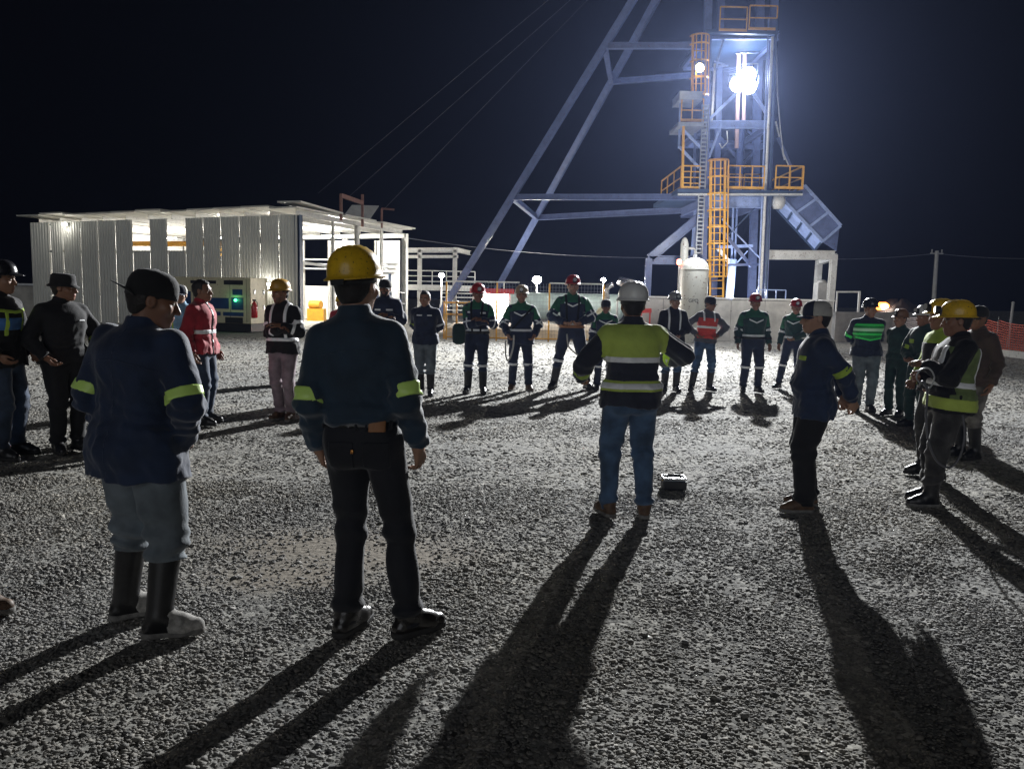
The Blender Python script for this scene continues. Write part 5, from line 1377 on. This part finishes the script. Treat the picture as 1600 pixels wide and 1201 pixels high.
def build_yard():
    # generator cabinet in front of the shed
    C0 = at(392, 500, 28.6); C0[2] = 0; L0 = at(272, 500, 29.6); L0[2] = 0
    u = nrm(L0 - C0); nb = np.array([u[1], -u[0], 0]); nb = nb if nb[1] > 0 else -nb
    e = empty('generator', C0, 'cream and blue generator cabinet with a green light in front of the shed', 'generator')
    Rm = np.stack([-u, nb, [0, 0, 1]], -1); Lg = np.linalg.norm(L0 - C0); Hh = at(392, 434, 28.6)[2]; dp = 1.15
    def G(s, b, z): return C0 + u * s + nb * b + np.array([0, 0, z])
    # the lit end face turns to the right
    en = nrm(at(421, 500, 29.7) * [1, 1, 0] - C0)
    V = [C0, C0 + en * 1.05, C0 + en * 1.05 + u * Lg, C0 + u * Lg]
    z0 = .32
    m = MB(); m.hexa([v + np.array([0, 0, z0]) for v in V] + [v + np.array([0, 0, Hh]) for v in V]); m.build('body', CREAM, e, .02)
    m = MB(); m.hexa([v * 1.0 + np.array([0, 0, .03]) for v in V] + [v + np.array([0, 0, z0 - .003]) for v in V]); m.build('skid', CABD, e)
    def face(s0, s1, za, zb_, mat, name, t=.012):
        m = MB(); m.box(G((s0 + s1) / 2, -t / 2, (za + zb_) / 2), (s1 - s0, t, zb_ - za), Rm); m.build(name, mat, e)
    k = Lg / 120.0; zz = lambda y: at(370, y, 28.7)[2]
    for x0, x1, y0, y1, mt, nm in ((352, 374, 438, 445, CABD, 'grille'), (366, 381, 438, 445, CABD, 'grille'), (300, 340, 439, 444, CABD, 'grille'), (365, 380, 452, 461, CABB, 'control_panel'), (363, 381, 465, 484, CABB, 'control_panel'),
                                   (328, 359, 466, 483, CABB, 'blue_door'), (281, 300, 457, 484, CABB, 'blue_door'), (350, 381, 488, 494, CABB, 'blue_stripe'), (281, 346, 488, 494, CABB, 'blue_stripe'), (353, 380, 496, 505, CABD, 'vent')):
        face((392 - x1) * k, (392 - x0) * k, zz(y1), zz(y0), mt, nm)
    for x in (386, 361, 322, 304): face((392 - x) * k - .006, (392 - x) * k + .006, z0 + .05, Hh - .06, CABD, 'door_seam', .006)
    m = MB(); m.tube(G((392 - 370) * k, -.012, zz(469)), G((392 - 370) * k, -.05, zz(469)), .05, 14); m.build('status_light', LEDG, e)
    lamp('green_led', G((392 - 370) * k, -.16, zz(469)), 1.6, 'POINT', (.1, 1, .35), .04)
    m = MB()
    for a, b in ((.15, .35), (.7, .9)):
        for z in (.9, 1.45): c = C0 + en * ((a + b) / 2) + np.array([0, 0, z]); m.box(c - u * .012 , (.02, .10, .16), np.stack([-u, en, [0, 0, 1]], -1))
    m.build('hinge', GALV, e)
    # extinguisher hangs by the corner
    p = C0 - nb * .12 + en * .04 + np.array([0, 0, .0]); z = at(405, 497, 28.5)[2]
    x = empty('fire_extinguisher', (p[0], p[1], z), 'red fire extinguisher on the corner of the generator cabinet', 'fire extinguisher')
    p = np.array([p[0] + .18, p[1], z]); m = MB(); m.lathe([(.09, 0), (.11, .03), (.11, .42), (.08, .52), (.035, .56), (.03, .60)], p, 18); m.build('cylinder', EXTR, x)
    m = MB(); m.box(p + [0, 0, .63], (.12, .04, .05)); m.path([p + [.03, -.02, .62], p + [.12, -.03, .55], p + [.13, -.03, .3]], .012, 6); m.build('valve', CABD, x)
    # cream tank
    c = at(1083, 470, 28.5); c[2] = 0; zt = at(1083, 402, 28.5)[2]; r = .49
    e = empty('vertical_tank', c, 'tall cream vertical tank with a domed top beside the yellow ladder', 'tank')
    m = MB(); prof = [(r * .98, .0), (r, .02), (r, zt - .40)] + [(r * math.cos(a), zt - .40 + .40 * math.sin(a)) for a in np.linspace(.1, 1.5, 9)]
    m.lathe(prof, c, 40); m.build('shell', TANKW, e)
    [MB().lathe([(r + .012, -.025), (r + .012, .025)], c + [0, 0, z_], 40).build('weld_ring', TANKW, e) for z_ in (.5, zt - .42)]
    m = MB(); m.tube(c + [0, 0, zt - .03], c + [0, 0, zt + .10], .07, 12); m.build('nozzle', GALV, e)
    text(e, 'GPO', c + [-.10, -r - .012, at(1080, 470, 28.0)[2]], .17, CABD)
    p = at(1061, 412, 28.6); m = MB(); m.tube((p[0], 28.6, 0), (p[0], 28.6, p[2]), .02, 8); m.build('standpipe', WSTEEL, e)
    l = MB(); l.lathe([(.06, -.10), (.085, -.05), (.085, .06), (.03, .10)], p + [0, 0, .06], 12); l.build('beacon', LAMPR, e)
    c = at(1069, 400, 31.0); e = empty('filter_vessel', (c[0], 31.0, 0), 'slim cream filter vessel with a white pipe behind the vertical tank', 'vessel')
    zt2 = at(1069, 371, 31.0)[2]; m = MB(); m.lathe([(.14, 0), (.15, .05), (.15, zt2 - .25), (.10, zt2 - .08), (.04, zt2)], (c[0], 31.0, 0), 18, None, 1, 1, lambda p, a, k: p * np.array([1 + .04 * (k % 2), 1, 1])); m.build('shell', TANKW, e)
    a = at(1074, 388, 31.0); m = MB(); m.path([a, a + [.25, 0, 0], a + [.32, 0, -.1], (a[0] + .32, 31.0, .3)], .05, 10); m.build('outlet_pipe', WSTEEL, e)
    # concrete retaining wall and lower barrier
    a = at(984, 470, 30.4); b = at(1302, 470, 30.4)
    e = empty('retaining_wall', ((a[0] + b[0]) / 2, 30.4, 0), 'pale board marked concrete retaining wall under the headframe', 'wall')
    xs = np.linspace(a[0], b[0], 7)
    for i in range(6): m = MB(); m.box(((xs[i] + xs[i + 1]) / 2, 30.55, .77), (xs[i + 1] - xs[i] - .012, .30, 1.54)); m.build('wall_panel', CONC, e)
    m = MB(); m.box(((a[0] + b[0]) / 2, 30.55, 1.575), (b[0] - a[0] + .1, .38, .06)); m.build('coping', WSTEEL, e)
    m = MB(); [m.box((x_, 30.40 - .012, z_), (.03, .02, .03)) for x_ in np.linspace(a[0] + .4, b[0] - .4, 11) for z_ in (.45, 1.1)]; m.build('form_tie', CABD, e)
    a = at(1302, 488, 30.8); b = at(1445, 490, 33.5)
    e2 = empty('barrier', ((a[0] + b[0]) / 2, 32, 0), 'lower white concrete barrier right of the headframe', 'barrier')
    m = MB(); m.bar((a[0], 30.8, .58), (b[0], 33.5, .58), .25, 1.15); m.build('block', CONC, e2)
    p0 = at(1182, 469, 31.2); p1 = at(1227, 469, 31.2); r_ = railing('railing', np.array([p0[0], 31.2, 1.6]), np.array([p1[0], 31.2, 1.6]), .34, BLUEL, None, 4, .022, False, 0)
    tag(r_, 'short pale blue railing on top of the concrete wall', 'railing')
    p0 = at(1308, 456, 31.4); p1 = at(1343, 456, 31.4)
    m = MB(); m.bar(p0, p1, .06); m.bar(p1 + [0, 0, .03], (p1[0], 31.4, 0), .07); m.bar(p0 + [0, 0, .03], (p0[0], 31.4, 0), .05); o = m.build('pipe_frame', WSTEEL); tag(o, 'white bent pipe frame behind the lower barrier', 'pipe frame')
    p0 = at(1284, 442, 33.2); m = MB(); m.box((p0[0], 33.2, p0[2] / 2), (.46, .5, p0[2])); m.lathe([(.22, 0), (.16, .10), (.05, .14)], (p0[0], 33.2, p0[2]), 10)
    o = m.build('concrete_pillar', CONC); tag(o, 'pale concrete pillar between the legs of the chute bent', 'pillar')
    # yellow post fence
    Yf = 27.0; xs = [at(p, 440, Yf)[0] for p in (698, 777, 859, 944)]; zt = at(800, 442, Yf)[2]
    e = empty('fence', (xs[0], Yf, 0), 'yellow post fence with a white top rail and wire mesh', 'fence')
    for x in xs: m = MB(); m.bar((x, Yf, 0), (x, Yf, zt), .055); m.build('post', YST, e)
    for i, (x0, x1) in enumerate(zip(xs[:-1], xs[1:])):
        if i == 1:
            x0b, x1b = x0, at(812, 440, Yf)[0]; m = MB(); m.bar((x0b, Yf, zt + .02), (x1b, Yf, zt + .02), .045); m.build('top_rail', WSTEEL, e)
        else: m = MB(); m.bar((x0, Yf, zt + .02), (x1, Yf, zt + .02), .045); m.build('top_rail', WSTEEL, e)
        m = MB(); m.bar((x0, Yf, .10), (x1, Yf, .10), .045); m.build('bottom_rail', YST, e)
        m = MB()
        for k in range(1, 17): x = x0 + (x1 - x0) * k / 17; m.bar((x, Yf, .12), (x, Yf, zt), .006)
        for k in range(1, 15): z = .12 + (zt - .12) * k / 15; m.bar((x0, Yf, z), (x1, Yf, z), .006)
        m.build('mesh_panel', WIRE, e)
    # yellow gate frame on its left
    p0 = at(693, 530, 27.4); m = MB(); x0 = at(694, 500, 27.4)[0]; x1 = at(733, 500, 27.4)[0]
    for z in (.85, 1.25): m.bar((x0, 27.4, z), (x1, 27.4, z), .06)
    for x in (x0, (x0 + x1) / 2, x1): m.bar((x, 27.4, 0), (x, 27.4, 1.3), .06)
    o = m.build('guard_rail', YST); tag(o, 'low yellow guard rail behind the left end of the fence', 'guard rail')
    # lit kiosk with red roof
    a = at(741, 480, 36); b = at(796, 480, 36); zt = at(768, 459, 36)[2]
    e = empty('kiosk', ((a[0] + b[0]) / 2, 37, 0), 'brightly lit white kiosk with a red roof behind the fence', 'kiosk')
    xm = (a[0] + b[0]) / 2; w = b[0] - a[0]
    m = MB(); m.box((xm, 38.2, zt / 2), (w, .08, zt)); m.box((xm - w / 2, 37.1, zt / 2), (.08, 2.2, zt)); m.box((xm + w / 2, 37.1, zt / 2), (.08, 2.2, zt)); m.build('wall', INW, e)
    m = MB(); m.box((xm, 37.1, zt + .12), (w + .4, 2.6, .22)); m.build('roof', paint('red_roof', (.45, .03, .025), .5), e)
    m = MB(); m.box((xm, 36.9, zt - .06), (w * .7, .2, .05)); m.build('strip_lamp', LAMPW, e)
    lamp('kiosk_light', (xm, 36.7, zt - .35), 2600, 'POINT', (1, .93, .84), .2)
    # pale green horizontal tank
    a = at(800, 480, 40); b = at(965, 480, 40); zt = at(880, 458, 40)[2]; r = (zt - .35) / 2
    e = empty('horizontal_tank', ((a[0] + b[0]) / 2, 40, 0), 'long pale green horizontal tank lying behind the yellow fence', 'tank')
    m = MB(); pr = []
    Lh = b[0] - a[0]
    Rx = np.array([[0, 0, 1], [0, 1, 0], [-1, 0, 0]], float)
    prof = [(r * math.sin(t), -Lh / 2 - .35 * math.cos(t)) for t in np.linspace(.1, 1.57, 6)] + [(r * math.sin(t), Lh / 2 + .35 * math.cos(t)) for t in np.linspace(1.57, .1, 6)]
    m.lathe(prof, ((a[0] + b[0]) / 2, 40, r + .35), 32, Rx); m.build('shell', TANKG, e)
    m = MB()
    for t in (-.35, 0, .35): m.box(((a[0] + b[0]) / 2 + t * Lh, 40, .35), (.3, r * 1.6, .7))
    m.build('saddle', CONC, e)
    # sandy plinth and pale bent pipe
    a = at(700, 525, 29.5); b = at(955, 525, 29.5); m = MB(); m.prism([(a[0], 28.4, 0), (a[0], 28.8, .32), (a[0], 33, .38), (a[0], 33, 0)], (b[0] - a[0], 0, 0)); o = m.build('plinth', SAND); tag(o, 'low sandy concrete plinth behind the yellow fence', 'plinth')
    pts = [at(x, y, 27.8) for x, y in ((928, 522), (928, 505), (931, 492), (938, 484), (946, 481), (954, 483))]; pts[0][2] = 0
    m = MB(); m.path(pts, .085, 12); o = m.build('bent_pipe', paint('cream_pipe', (.62, .60, .40), .5)); tag(o, 'pale yellow bent pipe rising at the right end of the fence', 'pipe')
    # silver lagged ducting
    e = empty('ducting', at(980, 470, 31.5) * [1, 1, 0], 'shiny silver lagged fan ducting behind the speaker', 'ducting')
    pts = [at(x, y, 31.5) for x, y in ((948, 470), (948, 455), (951, 447), (958, 444))]; m = MB(); m.path(pts, .11, 12); m.build('elbow', SILV, e)
    c = at(990, 446, 31.5); d = nrm(np.array([1, -.25, -.25])); m = MB(); m.path([c - d * .62 + [0, 0, .05], c - d * .3, c, c + d * .35], [.16, .22, .24, .20], 16); m.build('fan_casing', SILV, e)
    c = at(990, 460, 31.5); m = MB(); m.path([c - [.3, 0, .05], c, c + [.35, 0, .02]], .12, 12); m.build('duct', SILV, e)
    m = MB(); 
    for dx in (-.5, .55): p = at(985, 466, 31.5); m.bar((p[0] + dx, 31.5, 0), (p[0] + dx, 31.5, p[2]), .07)
    m.bar(at(968, 467, 31.5), at(1003, 467, 31.5), .07); m.build('stand', WSTEEL, e)
    # red vehicle-like barrier board
    a = at(1000, 486, 29.8); b = at(1018, 485, 29.8); m = MB(); m.bar(a, b, .04, .16); m.bar((a[0] + .05, 29.82, 0), a + [.05, .02, 0], .05); m.bar((b[0] - .05, 29.82, 0), b + [-.05, .02, 0], .05); o = m.build('barrier_board', REDV); tag(o, 'small red barrier board in front of the concrete wall', 'barrier board')
    # grey hut at the far left
    a = at(12, 470, 38); b = at(52, 470, 38); zt = at(30, 446, 38)[2]; e = empty('site_hut', ((a[0] + b[0]) / 2, 39, 0), 'low grey site hut at the left end of the shed', 'hut')
    m = MB(); m.box(((a[0] + b[0]) / 2, 39.4, zt / 2), (b[0] - a[0] + 1.2, 2.6, zt)); m.build('wall', CONC, e); m = MB(); m.box(((a[0] + b[0]) / 2, 39.4, zt + .05), (b[0] - a[0] + 1.5, 2.9, .1)); m.build('roof', GALV, e)
    # orange net fence on the right
    pts = [at(1362, 540, 34), at(1440, 545, 30), at(1555, 560, 25.0), at(1660, 580, 22)]
    for p in pts: p[2] = 0
    e = empty('net_fence', pts[1], 'orange plastic safety net fence sagging along the right side', 'safety fence')
    H_ = 1.08
    for i, (p, q) in enumerate(zip(pts[:-1], pts[1:])):
        Ln = np.linalg.norm(q - p); nx = int(Ln / .11); m = MB()
        def N(t, z): return p + (q - p) * t + np.array([0, .03 * math.sin(t * 17 + z * 4), max(.02, z - .10 * math.sin(math.pi * ((t * Ln / 2.2) % 1)))])
        for k in range(nx + 1): t = k / nx; m.bar(N(t, .03), N(t, H_), .022, .004, (q - p))
        for z in np.linspace(.05, H_, 15):
            for k in range(0, nx, 2): m.bar(N(k / nx, z), N(min(1, (k + 2) / nx), z), .004, .030)
        m.build('net', NETW if i == 0 else NETO, e)
        for t in np.arange(0, 1.0001, 1 / max(1, round(Ln / 2.2))): c = p + (q - p) * t; m = MB(); m.tube(c, c + [0, 0, 1.2], .018, 6); m.build('stake', WSTEEL, e)
        m = MB(); m.bar(p + [0, -.1, .10], q + [0, -.1, .10], .16, .20); m.build('kerb_board', WSTEEL, e)
    # dark stockpiles on the skyline, utility pole, post
    for k, (px, Y, w, h) in enumerate(((1405, 60, 5.0, 1.55), (1435, 66, 4.2, 1.2))):
        c = at(px, 480, Y); m = MB(); prof = [(w * .5, 0), (w * .42, h * .35), (w * .28, h * .75), (w * .12, h * .98), (w * .03, h)]
        m.lathe(prof, (c[0], Y, 0), 28, None, 1, .7, lambda p, a, kk: p * (1 + .12 * math.sin(3 * a + k) + .05 * math.sin(9 * a + kk))); o = m.build('stockpile', paint('dark_ore', (.05, .04, .035), .95)); tag(o, ('wider dark stockpile on the skyline at right', 'narrower dark stockpile further right on the skyline')[k], 'stockpile')
    t = at(1464, 392, 46); b = at(1459, 470, 46); d = (b - t) / (b[2] - t[2]); foot = t - d * t[2]
    e = empty('utility_pole', foot, 'lone pale utility pole against the night sky at right', 'utility pole')
    m = MB(); m.tube(foot, t, .13, 12, .10); m.build('pole', POLEG, e)
    m = MB(); m.bar(t - [.35, 0, .15], t + [.35, 0, -.15], .10, .08); m.tube(t - [.28, 0, .1], t - [.28, 0, -.08], .04); m.tube(t + [.28, 0, -.1], t + [.28, 0, .08], .04); m.build('crossarm', POLEG, e)
    a = at(1583, 474, 30); m = MB(); m.tube((a[0] - .05, 30, 0), a, .05, 10, .045); m.lathe([(.05, 0), (.06, .03), (.02, .07)], a, 10); o = m.build('marker_post', POLEG); tag(o, 'thin marker post beyond the orange net at far right', 'post')
    # wires
    def wire(name, label, pts, r, sag=0.0, mat=WIRE, grp=None, cat='cable'):
        a, b = A(pts[0]), A(pts[1]); P = [a + (b - a) * t - np.array([0, 0, sag * 4 * t * (1 - t)]) for t in np.linspace(0, 1, 17)]
        m = MB(); m.path(P, r, 5); o = m.build(name, mat); tag(o, label, cat, grp)
    for i, (p, q, lb) in enumerate((((497, 302, 41), (905, -40, 36), 'upper guy rope running up to the right across the sky'), ((540, 312, 44), (905, -12, 38), 'middle guy rope running up across the sky'), ((595, 332, 47), (930, -12, 40), 'lowest guy rope running up towards the back legs'))):
        wire('guy_rope', lb, (p, q), .010, 0, CABLEG, 'guy ropes of the headframe')
    wire('power_line', 'slack power line from the shed roof towards the headframe', ((636, 372, 44), (1085, 402, 46)), .014, .35, WIRE, 'power lines')
    wire('power_line', 'power line from the headframe to the utility pole', ((1205, 402, 44), (1463, 396, 46)), .012, .2, WIRE, 'power lines')
    wire('power_line', 'power line leaving the utility pole to the right', ((1463, 396, 46), (1720, 398, 46)), .012, .25, WIRE, 'power lines')
    # instrument case on the gravel
    c = on_ground(1052, 764); e = empty('instrument_case', c, 'small black case with shiny rails lying on the gravel by the speaker', 'case')
    m = MB(); m.box(c + [0, 0, .045], (.20, .15, .075)); m.build('body', MATS['black_plastic'], e, .012)
    m = MB(); m.box(c + [0, 0, .09], (.185, .135, .014)); m.build('lid', paint('case_grey', (.30, .33, .35), .25), e, .006)
    m = MB()
    for y in (-.07, .07): m.tube(c + [-.095, y, .103], c + [.095, y, .103], .009, 10)
    for x in (-.095, .095): m.tube(c + [x, -.07, .103], c + [x, .07, .103], .007, 8)
    m.build('rail', MATS['metal_bright'], e)
    m = MB(); m.path([c + [-.06, 0, .10], c + [-.05, 0, .125], c + [.05, 0, .125], c + [.06, 0, .10]], .008, 8); m.build('handle', MATS['black_plastic'], e)
    # gear carried by the workers
    c = at(717, 522, 12.45); m = MB(); m.lathe([(.04, -.16), (.095, -.13), (.105, 0), (.10, .11), (.07, .16), (.02, .17)], c, 18, None, 1.0, .7); o = m.build('shoulder_bag', GREEND); tag(o, 'dark green round bag hanging at the hip of the folded arms man', 'bag')
    m = MB(); m.path([at(x, y, Y) for x, y, Y in ((716, 508, 12.45), (722, 495, 12.40), (735, 478, 12.38), (748, 466, 12.42))], .013, 6); s = m.build('bag_strap', CABLE, o); s.location = -np.array(o.location)
    def rope(name, label, pts, r, mat, cat):
        P = [np.asarray(at(*p)) for p in pts]; Q = []
        for i in range(len(P) - 1):
            p0, p1, p2, p3 = P[max(0, i - 1)], P[i], P[i + 1], P[min(len(P) - 1, i + 2)]
            for t in np.linspace(0, 1, 7)[:-1]: Q.append(.5 * ((2 * p1) + (-p0 + p2) * t + (2 * p0 - 5 * p1 + 4 * p2 - p3) * t * t + (-p0 + 3 * p1 - 3 * p2 + p3) * t ** 3))
        Q.append(P[-1]); m = MB(); m.path(Q, r, 7); o = m.build(name, mat); tag(o, label, cat)
    rope('safety_rope', 'grey safety rope looped from the belt of the man in the tan helmet', ((803, 524, 12.62), (802, 540, 12.55), (798, 556, 12.5), (793, 563, 12.5), (790, 552, 12.5), (790, 532, 12.58)), .014, WSTEEL, 'rope')
    rope('lanyard', 'grey lanyard hanging from the belt of the tall red helmet man', ((886, 522, 12.72), (888, 540, 12.6), (897, 550, 12.58), (905, 556, 12.6), (913, 559, 12.66)), .012, WSTEEL, 'lanyard')
    Yh = on_ground(1452, 791)[1]
    rope('air_hose', 'thin dark hose hanging in a loop from the hands of the yellow helmeted man', ((1436, 604, Yh - .12), (1442, 596, Yh - .28), (1449, 612, Yh - .30), (1447, 650, Yh - .31), (1451, 690, Yh - .32), (1464, 720, Yh - .33), (1484, 730, Yh - .33), (1500, 712, Yh - .32), (1507, 680, Yh - .30), (1504, 648, Yh - .27)), .009, paint('hose_grey', (.10, .10, .11), .5), 'hose')
    rope('hand_coil', 'small coil of pale line held in front of the yellow helmeted man', ((1440, 600, Yh - .20), (1432, 590, Yh - .22), (1438, 578, Yh - .24), (1452, 576, Yh - .26), (1460, 590, Yh - .27), (1452, 606, Yh - .26), (1442, 600, Yh - .22)), .006, GALV, 'line')

def build_world():
    w = D.worlds.new('World'); scn.world = w; w.use_nodes = True; nt = w.node_tree
    bg = nt.nodes['Background']
    sky = nt.nodes.new('ShaderNodeTexSky'); sky.sky_type = 'NISHITA'; sky.sun_disc = False
    sky.sun_elevation = math.radians(-8); sky.sun_rotation = math.radians(200)
    mx = nt.nodes.new('ShaderNodeMix'); mx.data_type = 'RGBA'; mx.blend_type = 'ADD'; mx.inputs[0].default_value = 1.0
    nt.links.new(sky.outputs[0], mx.inputs[6]); mx.inputs[7].default_value = (.010, .012, .020, 1)
    nt.links.new(mx.outputs[2], bg.inputs[0]); bg.inputs[1].default_value = .12
    s = D.lights.new('fill_sun', 'SUN'); s.energy = FILL_SUN; s.angle = math.radians(45); s.color = (.92, .95, 1.0)
    o = D.objects.new('fill_sun', s); COL.objects.link(o)
    el, az = math.radians(11), math.radians(190)                      # low soft fill added behind the camera to lift people's backs
    d = Vector((math.cos(el) * math.sin(az), math.cos(el) * math.cos(az), math.sin(el)))
    o.rotation_euler = (-d).to_track_quat('-Z', 'Y').to_euler(); o.location = d * 40

def build_haze():
    m = D.materials.new('haze'); m.use_nodes = True; nt = m.node_tree
    for n in list(nt.nodes):
        if n.type != 'OUTPUT_MATERIAL': nt.nodes.remove(n)
    v = nt.nodes.new('ShaderNodeVolumePrincipled'); v.inputs['Color'].default_value = (.42, .54, 1.0, 1); v.inputs['Density'].default_value = HAZE; v.inputs['Anisotropy'].default_value = .72
    nt.links.new(v.outputs[0], nt.nodes['Material Output'].inputs['Volume'])
    b = MB(); b.box((0, 60, 9), (240, 200, 20)); o = b.build('haze', m); tag(o, 'thin night haze over the yard', kind='stuff')

MAIN_W = 72000; FILL_SUN = .42; HAZE = .00020
def settings():
    scn.view_settings.view_transform = 'Standard'; scn.view_settings.look = 'None'; scn.view_settings.exposure = EXPO; scn.view_settings.gamma = 1
    c = scn.cycles
    c.use_denoising = True
    try: c.denoiser = 'OPENIMAGEDENOISE'; c.denoising_input_passes = 'RGB_ALBEDO_NORMAL'
    except Exception: pass
    c.max_bounces = 6; c.diffuse_bounces = 3; c.glossy_bounces = 2; c.volume_bounces = 0; c.transparent_max_bounces = 8
    c.sample_clamp_indirect = 4.0; c.sample_clamp_direct = 0.0; c.use_light_tree = True
    c.volume_step_rate = 4.0; c.volume_max_steps = 64
EXPO = 0.0
build_world(); build_ground(); build_gravel()
build_headframe(); build_lamps(); build_shed(); build_yard()
build_people()
if HAZE: build_haze()
settings()
